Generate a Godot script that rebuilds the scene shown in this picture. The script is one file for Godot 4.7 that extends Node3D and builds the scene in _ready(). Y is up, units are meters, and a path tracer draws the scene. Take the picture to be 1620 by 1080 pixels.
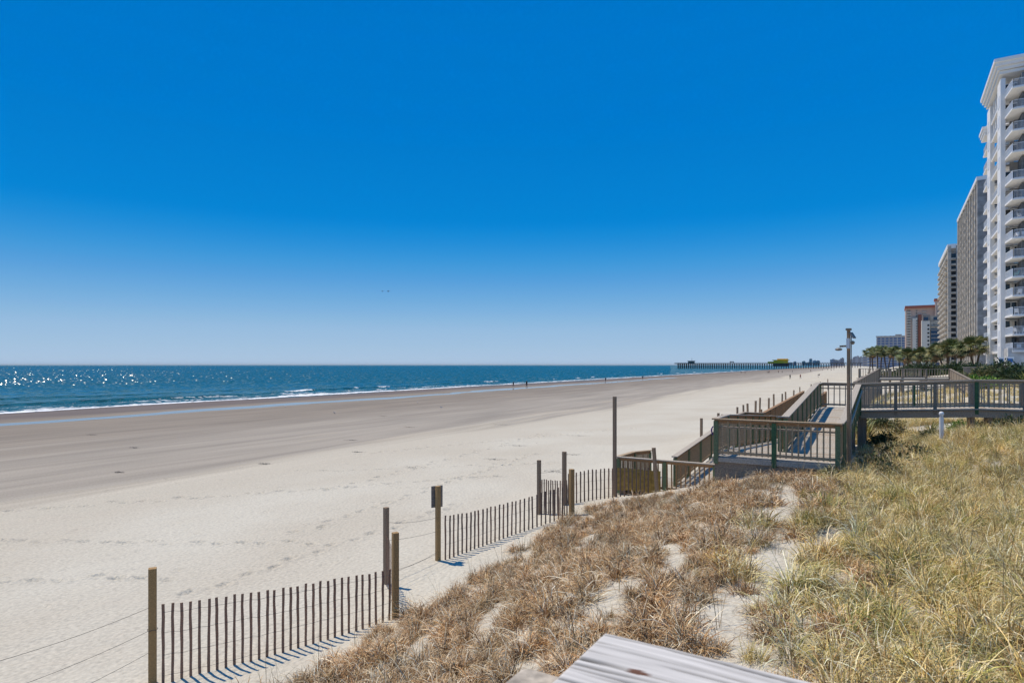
extends Node3D
# A beach seen from an elevated deck. y = 0 is the sea, the eye stands 7 m above it.
# Two ground frames: (S, T) runs along the boardwalk (S away, T inland); the shore line is turned a few degrees from it.

const EYE := 7.0
const AX := 0.5145
const AZ := 0.8575
var M := {}
var used := {}
var rng := RandomNumberGenerator.new()
var noise_a := FastNoiseLite.new()
var noise_b := FastNoiseLite.new()
var noise_c := FastNoiseLite.new()
var unit_box := BoxMesh.new()
var prints := []

# ---------------------------------------------------------------- frames and small helpers
func P(s: float, t: float, y := 0.0) -> Vector3:
	return Vector3(AX * s + AZ * t, y, -AZ * s + AX * t)

func ST(x: float, z: float) -> Vector2:
	return Vector2(AX * x - AZ * z, AZ * x + AX * z)

func G(s: float, t: float) -> Vector3:
	var p := P(s, t)
	p.y = ground_y(p.x, p.z)
	return p

func shore(s: float, t: float, y := 0.0) -> Vector3:
	return Vector3(0.475 * s + 0.88 * t, y, -0.88 * s + 0.475 * t)

func yaw() -> float:
	return -atan2(AX, AZ)

func srgb(c: Color) -> Color:
	return c.linear_to_srgb()

func numbered(called: String) -> String:
	if not used.has(called):
		used[called] = 0
		return called
	used[called] += 1
	return "%s_%03d" % [called, used[called]]

func tag(o: Node3D, label: String, category: String, group := "", kind := "") -> Node3D:
	if label: o.set_meta("label", label)
	if category: o.set_meta("category", category)
	if group: o.set_meta("group", group)
	if kind: o.set_meta("kind", kind)
	return o

func thing(called: String, label: String, category: String, at: Vector3, turn := 0.0, group := "") -> Node3D:
	var o := Node3D.new()
	o.name = numbered(called)
	add_child(o)
	o.position = at
	o.rotation.y = turn
	tag(o, label, category, group)
	return o

func part(parent: Node3D, called: String, mesh: Mesh, m: Material, xf := Transform3D.IDENTITY) -> MeshInstance3D:
	var o := MeshInstance3D.new()
	o.name = called if parent != self else numbered(called)
	o.mesh = mesh
	if m: o.material_override = m
	o.transform = xf
	parent.add_child(o, true)
	return o

func box(parent: Node3D, called: String, centre: Vector3, size: Vector3, m: Material, turn := Vector3.ZERO) -> MeshInstance3D:
	return part(parent, called, unit_box, m, Transform3D(Basis.from_euler(turn) * Basis.from_scale(size), centre))

# makes o, built in place, a piece of the part p
func sub(p: Node3D, o: Node3D) -> void:
	var t := p.transform.affine_inverse() * o.transform
	var called := str(o.name).rstrip("0123456789")
	o.get_parent().remove_child(o)
	o.name = called
	p.add_child(o, true)
	o.transform = t

# a straight timber from p to q, w wide across and h high, from one shared box
func beam(parent: Node3D, called: String, p: Vector3, q: Vector3, w: float, h: float, m: Material, mesh: Mesh = null) -> MeshInstance3D:
	var f := q - p
	var l := f.length()
	f /= l
	var up := Vector3.UP if absf(f.y) < 0.95 else Vector3.RIGHT
	var r := up.cross(f).normalized()
	var u := f.cross(r)
	return part(parent, called, mesh if mesh else unit_box, m, Transform3D(Basis(r * w, u * h, f * l), (p + q) * 0.5))

func arrays(v: PackedVector3Array, n: PackedVector3Array, idx: PackedInt32Array, col := PackedColorArray(), uv := PackedVector2Array()) -> ArrayMesh:
	var a := []
	a.resize(Mesh.ARRAY_MAX)
	a[Mesh.ARRAY_VERTEX] = v
	if n.size(): a[Mesh.ARRAY_NORMAL] = n
	if col.size(): a[Mesh.ARRAY_COLOR] = col
	if uv.size(): a[Mesh.ARRAY_TEX_UV] = uv
	a[Mesh.ARRAY_INDEX] = idx
	var m := ArrayMesh.new()
	m.add_surface_from_arrays(Mesh.PRIMITIVE_TRIANGLES, a)
	return m

func tube(pts: Array, radii: Array, sides := 6) -> ArrayMesh:
	var v := PackedVector3Array()
	var n := PackedVector3Array()
	var idx := PackedInt32Array()
	var k := pts.size()
	for i in k:
		var f: Vector3 = (pts[mini(i + 1, k - 1)] - pts[maxi(i - 1, 0)]).normalized()
		var side := f.cross(Vector3.UP if absf(f.y) < 0.9 else Vector3.RIGHT).normalized()
		var up := side.cross(f)
		for j in sides:
			var a := TAU * j / sides
			var d := side * cos(a) + up * sin(a)
			v.append(pts[i] + d * radii[mini(i, radii.size() - 1)])
			n.append(d)
	for i in k - 1:
		for j in sides:
			var a := i * sides + j
			var b := i * sides + (j + 1) % sides
			idx.append_array([a, b, a + sides, b, b + sides, a + sides])
	for e in [0, k - 1]:
		for j in range(1, sides - 1):
			idx.append_array([e * sides, e * sides + j, e * sides + j + 1])
	return arrays(v, n, idx)

# an extruded outline in the xz plane, from y0 to y1, flat shaded
func prism(outline: PackedVector2Array, y0: float, y1: float) -> ArrayMesh:
	var st := SurfaceTool.new()
	st.begin(Mesh.PRIMITIVE_TRIANGLES)
	st.set_smooth_group(-1)
	var k := outline.size()
	for i in k:
		var a := outline[i]
		var b := outline[(i + 1) % k]
		for p in [[a, y0], [b, y0], [b, y1], [a, y0], [b, y1], [a, y1]]:
			st.add_vertex(Vector3(p[0].x, p[1], p[0].y))
	var tri := Geometry2D.triangulate_polygon(outline)
	for y in [y0, y1]:
		for i in tri:
			st.add_vertex(Vector3(outline[i].x, y, outline[i].y))
	st.generate_normals()
	return st.commit()

# a box with chamfered long edges (unit size, along z)
func chamfered(c := 0.08) -> ArrayMesh:
	var o := PackedVector2Array([Vector2(-0.5 + c, -0.5), Vector2(0.5 - c, -0.5), Vector2(0.5, -0.5 + c), Vector2(0.5, 0.5 - c), Vector2(0.5 - c, 0.5), Vector2(-0.5 + c, 0.5), Vector2(-0.5, 0.5 - c), Vector2(-0.5, -0.5 + c)])
	var st := SurfaceTool.new()
	st.begin(Mesh.PRIMITIVE_TRIANGLES)
	st.set_smooth_group(-1)
	for i in 8:
		var a := o[i]
		var b := o[(i + 1) % 8]
		for p in [[a, -0.5], [b, -0.5], [b, 0.5], [a, -0.5], [b, 0.5], [a, 0.5]]:
			st.add_vertex(Vector3(p[0].x, p[0].y, p[1]))
	for z in [-0.5, 0.5]:
		for i in range(1, 7):
			st.add_vertex(Vector3(o[0].x, o[0].y, z))
			st.add_vertex(Vector3(o[i].x, o[i].y, z))
			st.add_vertex(Vector3(o[i + 1].x, o[i + 1].y, z))
	st.generate_normals()
	return st.commit()

# ---------------------------------------------------------------- materials
func noise_image(size: int, freq: float, seed_: int, lo: float, hi: float, octaves := 4) -> Image:
	var n := FastNoiseLite.new()
	n.seed = seed_
	n.frequency = freq
	n.fractal_octaves = octaves
	var im := n.get_seamless_image(size, size)
	im.convert(Image.FORMAT_L8)
	var data := im.get_data()
	for i in data.size():
		data[i] = int(255.0 * lerpf(lo, hi, data[i] / 255.0))
	return Image.create_from_data(size, size, false, Image.FORMAT_L8, data)

func texture(im: Image) -> ImageTexture:
	im.convert(Image.FORMAT_RGBA8)
	im.generate_mipmaps()
	return ImageTexture.create_from_image(im)

func plain(called: String, c: Color, rough := 0.8, tex: Texture2D = null, scale := 1.0, metal := 0.0) -> StandardMaterial3D:
	var m := StandardMaterial3D.new()
	m.resource_name = called
	m.albedo_color = srgb(c)
	m.roughness = rough
	m.metallic = metal
	if tex:
		m.albedo_texture = tex
		m.uv1_triplanar = true
		m.uv1_world_triplanar = true
		m.uv1_scale = Vector3.ONE * scale
	M[called] = m
	return m

func make_materials() -> void:
	var blotch := texture(noise_image(256, 0.02, 5, 0.62, 1.0))
	var fine := texture(noise_image(256, 0.09, 6, 0.72, 1.0, 3))
	var streak := texture(noise_image(256, 0.05, 8, 0.58, 1.0, 5))
	plain("wood_grey", Color(0.60, 0.485, 0.36), 0.85, streak, 2.3)
	plain("wood_pale", Color(0.70, 0.61, 0.49), 0.85, streak, 2.1)
	plain("wood_deck", Color(0.70, 0.635, 0.54), 0.85, streak, 1.7)
	plain("wood_tan", Color(0.68, 0.49, 0.29), 0.85, streak, 2.3)
	plain("wood_brown", Color(0.52, 0.30, 0.14), 0.85, streak, 2.0)
	plain("wood_post", Color(0.60, 0.37, 0.15), 0.85, streak, 3.0)
	plain("wood_old", Color(0.48, 0.33, 0.21), 0.9, streak, 3.0)
	plain("wood_dark", Color(0.42, 0.335, 0.25), 0.85, streak, 2.0)
	plain("wood_green", Color(0.24, 0.31, 0.15), 0.75, streak, 2.0)
	plain("wood_green_dark", Color(0.06, 0.17, 0.065), 0.7, blotch, 1.5)
	plain("slat", Color(0.42, 0.25, 0.17), 0.9, streak, 5.0)
	plain("slat_dark", Color(0.27, 0.18, 0.135), 0.9, streak, 5.0)
	plain("slat_red", Color(0.48, 0.28, 0.19), 0.9, streak, 5.0)
	plain("wire", Color(0.10, 0.095, 0.09), 0.6, null, 1.0, 0.4)
	plain("ochre", Color(0.56, 0.36, 0.09), 0.9, blotch, 1.2)
	plain("tin", Color(0.33, 0.31, 0.29), 0.55, blotch, 3.0, 0.3)
	plain("white_metal", Color(0.74, 0.75, 0.76), 0.45)
	plain("purple", Color(0.07, 0.03, 0.22), 0.9)
	plain("white_wall", Color(0.84, 0.82, 0.78), 0.75, blotch, 0.12)
	plain("white_trim", Color(0.86, 0.85, 0.82), 0.6)
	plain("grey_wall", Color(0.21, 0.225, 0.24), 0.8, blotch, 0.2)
	plain("rail_white", Color(0.70, 0.73, 0.76), 0.5)
	plain("dark_glass", Color(0.03, 0.035, 0.04), 0.12)
	plain("blue_glass", Color(0.03, 0.075, 0.13), 0.08)
	plain("beige", Color(0.62, 0.54, 0.43), 0.85, blotch, 0.08)
	plain("beige_pale", Color(0.76, 0.69, 0.58), 0.85, blotch, 0.08)
	plain("taupe", Color(0.40, 0.35, 0.30), 0.85, blotch, 0.08)
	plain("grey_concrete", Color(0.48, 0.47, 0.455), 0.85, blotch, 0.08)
	plain("cream", Color(0.66, 0.60, 0.50), 0.85)
	plain("rose_wall", Color(0.56, 0.41, 0.32), 0.85)
	plain("roof_red", Color(0.40, 0.12, 0.075), 0.8)
	plain("brick_red", Color(0.28, 0.095, 0.055), 0.85)
	plain("hotel_blue", Color(0.12, 0.19, 0.34), 0.5)
	plain("sky_grey", Color(0.52, 0.48, 0.43), 0.8)
	plain("sky_dark", Color(0.40, 0.34, 0.28), 0.8)
	plain("yellow_paint", Color(0.85, 0.52, 0.015), 0.6)
	plain("pier_wood", Color(0.06, 0.05, 0.045), 0.9)
	plain("sign_blue", Color(0.03, 0.15, 0.45), 0.5)
	plain("palm_trunk", Color(0.17, 0.12, 0.085), 0.95, streak, 1.5)
	plain("bird_dark", Color(0.06, 0.06, 0.06), 0.8)
	plain("bird_pale", Color(0.42, 0.42, 0.42), 0.8)
	plain("retaining", Color(0.33, 0.27, 0.21), 0.9, blotch, 0.4)
	plain("chair_plastic", Color(0.75, 0.75, 0.74), 0.5)
	plain("chair_teal", Color(0.12, 0.40, 0.38), 0.6)
	var leaf := StandardMaterial3D.new()
	leaf.resource_name = "leaf"
	leaf.vertex_color_use_as_albedo = true
	leaf.roughness = 0.6
	leaf.backlight = Color(0.45, 0.45, 0.35)
	leaf.cull_mode = BaseMaterial3D.CULL_DISABLED
	M["leaf"] = leaf
	var straw := leaf.duplicate()
	straw.resource_name = "straw"
	straw.roughness = 0.75
	straw.backlight = Color(0.9, 0.8, 0.64)
	M["straw"] = straw
	var painted := StandardMaterial3D.new()
	painted.resource_name = "vertex_paint"
	painted.vertex_color_use_as_albedo = true
	painted.roughness = 0.85
	M["paint"] = painted
	# sand: grain and tiny dents from textures, colour per vertex
	var sand := StandardMaterial3D.new()
	sand.resource_name = "sand"
	sand.vertex_color_use_as_albedo = true
	sand.albedo_texture = texture(noise_image(512, 0.05, 11, 0.86, 1.0, 5))
	sand.uv1_scale = Vector3(1.0, 1.0, 1.0)
	sand.roughness = 0.95
	sand.metallic_specular = 0.25
	var bump := noise_image(512, 0.045, 12, 0.0, 1.0, 5)
	bump.bump_map_to_normal_map(5.0)
	sand.normal_enabled = true
	sand.normal_texture = texture(bump)
	sand.normal_scale = 0.7
	M["sand"] = sand
	var wet: StandardMaterial3D = sand.duplicate()
	wet.resource_name = "wet_sand"
	wet.roughness = 0.62
	wet.metallic_specular = 0.2
	wet.normal_scale = 0.3
	M["wet_sand"] = wet
	# sea: dark body colour, sky from the mirror
	var sea := StandardMaterial3D.new()
	sea.resource_name = "sea"
	sea.albedo_color = srgb(Color(0.012, 0.105, 0.135))
	sea.roughness = 0.18
	sea.metallic_specular = 0.10
	var chop := noise_image(1024, 0.012, 21, 0.0, 1.0, 6)
	chop.bump_map_to_normal_map(14.0)
	sea.normal_enabled = true
	sea.normal_texture = texture(chop)
	sea.normal_scale = 2.4
	M["sea"] = sea
	var ripple: StandardMaterial3D = sea.duplicate()
	ripple.resource_name = "ripple"
	ripple.normal_enabled = false
	ripple.normal_texture = null
	ripple.roughness = 0.17
	ripple.metallic_specular = 0.5
	M["ripple"] = ripple
	var pool := StandardMaterial3D.new()
	pool.resource_name = "pool"
	pool.albedo_color = srgb(Color(0.24, 0.21, 0.18))
	pool.roughness = 0.1
	pool.metallic_specular = 0.2
	M["pool"] = pool
	var foam := StandardMaterial3D.new()
	foam.resource_name = "foam"
	foam.albedo_color = srgb(Color(0.82, 0.84, 0.86))
	foam.roughness = 0.8
	M["foam"] = foam

# ---------------------------------------------------------------- the lie of the land
const PROFILE := [[-9000.0, -40.0], [-400.0, -4.0], [-150.0, -1.4], [-116.0, -0.42], [-107.0, 0.0], [-98.0, 0.24], [-90.0, 0.36], [-84.0, 0.22], [-78.0, 0.34], [-62.0, 0.50], [-45.0, 0.86], [-32.0, 1.25], [-20.0, 1.62], [-10.0, 2.0], [0.0, 2.05], [9000.0, 2.05]]
const RISE := [[-9.4, 0.0], [-8.3, 0.04], [-7.6, 0.13], [-6.6, 0.27], [-5.0, 0.50], [-3.8, 0.74], [-2.6, 0.9], [-1.0, 0.99], [1.0, 1.0]]

func curve(table: Array, x: float) -> float:
	if x <= table[0][0]: return table[0][1]
	for i in range(1, table.size()):
		if x <= table[i][0]:
			var f: float = (x - table[i - 1][0]) / (table[i][0] - table[i - 1][0])
			return lerpf(table[i - 1][1], table[i][1], f)
	return table[-1][1]

func bump2(s: float, t: float, s0: float, t0: float, rs: float, rt: float) -> float:
	var a := (s - s0) / rs
	var b := (t - t0) / rt
	return exp(-a * a - b * b)

func ground_y(x: float, z: float) -> float:
	var tc := 0.88 * x + 0.475 * z
	var sc := 0.475 * x - 0.88 * z
	var s := AX * x - AZ * z
	var t := AZ * x + AX * z
	var y := curve(PROFILE, tc + 3.0 * noise_a.get_noise_2d(sc * 0.35, 7.0))
	y += 0.05 * noise_a.get_noise_2d(sc * 0.6, tc * 1.6) * smoothstep(-112.0, -95.0, tc)
	if tc < -66.0: y += 0.05 * noise_b.get_noise_2d(sc * 0.5, tc * 2.2) * smoothstep(-96.0, -90.0, tc) * smoothstep(-66.0, -72.0, tc)
	if t < -16.0:
		return y
	# sand gathered against the fences, higher towards the boardwalk
	y += 0.8 * smoothstep(9.0, 21.5, s) * smoothstep(-13.0, -7.8, t) * (1.0 - smoothstep(300.0, 900.0, s))
	var back := 3.2 * smoothstep(17.6, 21.0, s)
	var r := curve(RISE, t - back + 0.45 * noise_b.get_noise_2d(s * 2.0, 3.0))
	var top := 4.25 + 0.22 * noise_a.get_noise_2d(s * 6.0, t * 6.0) + 0.012 * maxf(t - 2.0, 0.0) * smoothstep(40.0, 8.0, t)
	top += 0.8 * bump2(s, t, 24.0, 5.0, 3.0, 5.0) - 0.5 * bump2(s, t, 24.5, -0.3, 3.0, 1.5) + 0.12 * bump2(s, t, 13.0, -2.5, 3.0, 1.5)
	top += 0.9 * smoothstep(45.0, 110.0, s) * smoothstep(-2.0, 10.0, t) + 0.25 * smoothstep(24.0, 30.0, s) * smoothstep(2.0, 6.0, t)
	y = lerpf(y, top, r)
	y += 0.05 * noise_b.get_noise_2d(s * 9.0, t * 9.0) * smoothstep(0.0, 0.3, r)
	return y

func spaced(a: float, b: float, step: float) -> PackedFloat32Array:
	var o := PackedFloat32Array()
	var n := int(ceil((b - a) / step))
	for i in n: o.append(a + (b - a) * i / n)
	return o

func growing(a: float, b: float, first: float, rate: float) -> PackedFloat32Array:
	var o := PackedFloat32Array()
	var x := a
	var d := first
	while x < b:
		o.append(x)
		x += d
		d *= rate
	o.append(b)
	return o

func reversed(p: PackedFloat32Array) -> PackedFloat32Array:
	var o := p.duplicate()
	o.reverse()
	return o

func make_prints() -> void:
	# trails of footprints in the dry sand: from, to in shore coordinates, paces
	var trails := [[[7.0, -31.0], [13.5, -13.0], 26], [[11.0, -30.0], [26.0, -14.0], 34], [[6.0, -22.5], [9.8, -14.0], 14], [[24.0, -24.0], [31.0, -12.5], 18], [[14.0, -15.0], [34.0, -16.5], 26], [[30.0, -27.0], [52.0, -16.0], 30], [[20.0, -19.5], [46.0, -21.5], 30], [[9.0, -13.2], [20.0, -12.6], 15]]
	for tr in trails:
		var a := Vector2(tr[0][0], tr[0][1])
		var b := Vector2(tr[1][0], tr[1][1])
		var dir := (b - a).normalized()
		var side := Vector2(-dir.y, dir.x)
		for i in tr[2]:
			var f: float = float(i) / tr[2]
			var p := a.lerp(b, f) + side * (0.13 * (1 if i % 2 else -1) + 0.35 * noise_b.get_noise_2d(i * 9.0, tr[2] * 3.0)) + dir * rng.randf_range(-0.08, 0.08)
			prints.append([p, dir.rotated(rng.randf_range(-0.25, 0.25)), rng.randf_range(0.07, 0.12), rng.randf_range(1.0, 1.35)])
	for i in 260:   # loose scuffs and dents
		var p := Vector2(rng.randf_range(6.0, 50.0), rng.randf_range(-31.0, -10.5))
		prints.append([p, Vector2.RIGHT.rotated(rng.randf() * TAU), rng.randf_range(0.02, 0.05), rng.randf_range(0.5, 1.1)])

func make_ground() -> void:
	var ss := growing(0.0, 60.0, 0.5, 1.1)
	ss = reversed(ss)
	for i in ss.size(): ss[i] = -ss[i]
	ss.remove_at(ss.size() - 1)
	ss.append_array(spaced(0.0, 40.0, 0.085))
	ss.append_array(growing(40.0, 9000.0, 0.12, 1.022))
	var ts := growing(115.0, 600.0, 2.0, 1.3)
	ts = reversed(ts)
	for i in ts.size(): ts[i] = -ts[i]
	ts.remove_at(ts.size() - 1)
	ts.append_array(spaced(-115.0, -33.0, 0.5))
	ts.append_array(spaced(-33.0, -8.0, 0.085))
	ts.append_array(spaced(-8.0, 14.0, 0.25))
	ts.append_array(growing(14.0, 3000.0, 0.5, 1.08))
	var ns := ss.size()
	var nt := ts.size()
	var v := PackedVector3Array()
	var h := PackedFloat32Array()
	v.resize(ns * nt)
	h.resize(ns * nt)
	for i in ns:
		for j in nt:
			var p := shore(ss[i], ts[j])
			h[i * nt + j] = ground_y(p.x, p.z)
			v[i * nt + j] = p
	# wind ripples and trodden dents on the dry sand close by
	var i_lo := ss.bsearch(0.0)
	var i_hi := ss.bsearch(40.0)
	var j_lo := ts.bsearch(-33.0)
	var j_hi := ts.bsearch(-8.0)
	for i in range(i_lo, i_hi):
		for j in range(j_lo, j_hi):
			var k := i * nt + j
			var damp := smoothstep(-33.0, -27.0, ts[j])
			h[k] += damp * (0.016 * noise_c.get_noise_2d(ss[i] * 28.0, ts[j] * 12.0) + 0.02 * noise_b.get_noise_2d(ss[i] * 14.0, ts[j] * 14.0))
	for pr in prints:
		var c: Vector2 = pr[0]
		var dir: Vector2 = pr[1]
		var si := ss.bsearch(c.x)
		var ti := ts.bsearch(c.y)
		for i in range(maxi(si - 4, 0), mini(si + 5, ns)):
			for j in range(maxi(ti - 4, 0), mini(ti + 5, nt)):
				var q := Vector2(ss[i], ts[j]) - c
				var a: float = q.dot(dir) / (0.16 * pr[3])
				var b: float = q.cross(dir) / (0.085 * pr[3])
				var r2 := a * a + b * b
				h[i * nt + j] += pr[2] * (-exp(-r2) + 0.45 * exp(-(sqrt(r2) - 1.6) * (sqrt(r2) - 1.6) * 3.0))
	var n := PackedVector3Array()
	var col := PackedColorArray()
	var uv := PackedVector2Array()
	n.resize(ns * nt)
	col.resize(ns * nt)
	uv.resize(ns * nt)
	var dry := Color(0.592, 0.538, 0.436)
	var pale := Color(0.649, 0.607, 0.505)
	var damp_c := Color(0.404, 0.352, 0.281)
	var wet := Color(0.300, 0.249, 0.188)
	var soaked := Color(0.194, 0.155, 0.129)
	var es := Vector3(0.475, 0.0, -0.88)
	var et := Vector3(0.88, 0.0, 0.475)
	for i in ns:
		var i0 := maxi(i - 1, 0)
		var i1 := mini(i + 1, ns - 1)
		for j in nt:
			var j0 := maxi(j - 1, 0)
			var j1 := mini(j + 1, nt - 1)
			var k := i * nt + j
			v[k].y = h[k]
			var gs := (h[i1 * nt + j] - h[i0 * nt + j]) / (ss[i1] - ss[i0])
			var gt := (h[i * nt + j1] - h[i * nt + j0]) / (ts[j1] - ts[j0])
			n[k] = (Vector3.UP - es * gs - et * gt).normalized()
			var s := ss[i]
			var t := ts[j]
			uv[k] = Vector2(s, t) * 0.31
			var c: Color
			if t < -12.0:
				# how far up the last tide and the swash reached: edges drawn out along the shore
				var e := t + 5.0 * noise_a.get_noise_2d(s * 0.25, t * 2.2) + 1.6 * noise_b.get_noise_2d(s * 0.5, t * 5.0)
				var e2 := t + 9.0 * noise_b.get_noise_2d(s * 0.14, t * 2.0)
				c = soaked.lerp(wet, smoothstep(-97.0, -86.0, e))
				c = c.lerp(damp_c, smoothstep(-70.0, -38.0, e2))
				c = c.lerp(dry, smoothstep(-31.5, -27.0, e))
				c = c * (1.0 + (0.22 * noise_c.get_noise_2d(s * 0.3, t * 6.0) + 0.16 * noise_b.get_noise_2d(s * 0.4, t * 2.0)) * smoothstep(-26.0, -30.0, e))
			else:
				c = dry
			c = c.lerp(pale, clampf(0.5 + noise_a.get_noise_2d(s * 4.0, t * 4.0), 0.0, 1.0) * smoothstep(-27.0, -20.0, t))
			col[k] = c
	# two surfaces of one sheet: the sand the tide left wet shines a little, the dry sand does not
	var idx := PackedInt32Array()
	var idx_wet := PackedInt32Array()
	for i in ns - 1:
		for j in nt - 1:
			var a := i * nt + j
			var quad := [a, a + nt, a + 1, a + 1, a + nt, a + nt + 1]
			if ts[j] < -20.0 and col[a].r < 0.46: idx_wet.append_array(quad)
			else: idx.append_array(quad)
	var sheet := arrays(v, n, idx, col, uv)
	var again := []
	again.resize(Mesh.ARRAY_MAX)
	again[Mesh.ARRAY_VERTEX] = v
	again[Mesh.ARRAY_NORMAL] = n
	again[Mesh.ARRAY_COLOR] = col
	again[Mesh.ARRAY_TEX_UV] = uv
	again[Mesh.ARRAY_INDEX] = idx_wet
	sheet.add_surface_from_arrays(Mesh.PRIMITIVE_TRIANGLES, again)
	sheet.surface_set_material(0, M.sand)
	sheet.surface_set_material(1, M.wet_sand)
	var o := part(self, "sand_ground", sheet, null)
	tag(o, "pale dry sand beach with a damp brown band towards the water", "beach", "", "structure")

func sea_y(s: float, t: float) -> float:
	var far := smoothstep(900.0, 150.0, absf(t))
	var y := 0.0
	var wob := 6.0 * noise_a.get_noise_2d(s * 0.35, 40.0)
	# swell lines running in, one steep one about to break
	y += far * 0.10 * noise_a.get_noise_2d(s * 0.6, t * 3.2)
	y += far * 0.06 * noise_b.get_noise_2d(s * 1.1, t * 2.5)
	var q := t + 128.0 + wob
	y += 0.42 * exp(-(q * q) / (3.2 if q > 0.0 else 14.0)) * (0.72 + 0.6 * noise_b.get_noise_2d(s * 0.3, 9.0))
	q = t + 152.0 + wob * 1.4
	y += 0.26 * exp(-(q * q) / (8.0 if q > 0.0 else 30.0)) * (0.7 + 0.8 * noise_b.get_noise_2d(s * 0.22, 29.0))
	q = t + 116.0 + wob * 0.6
	y += 0.13 * exp(-(q * q) / 2.0)
	return y * smoothstep(-102.0, -112.0, t)

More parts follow.
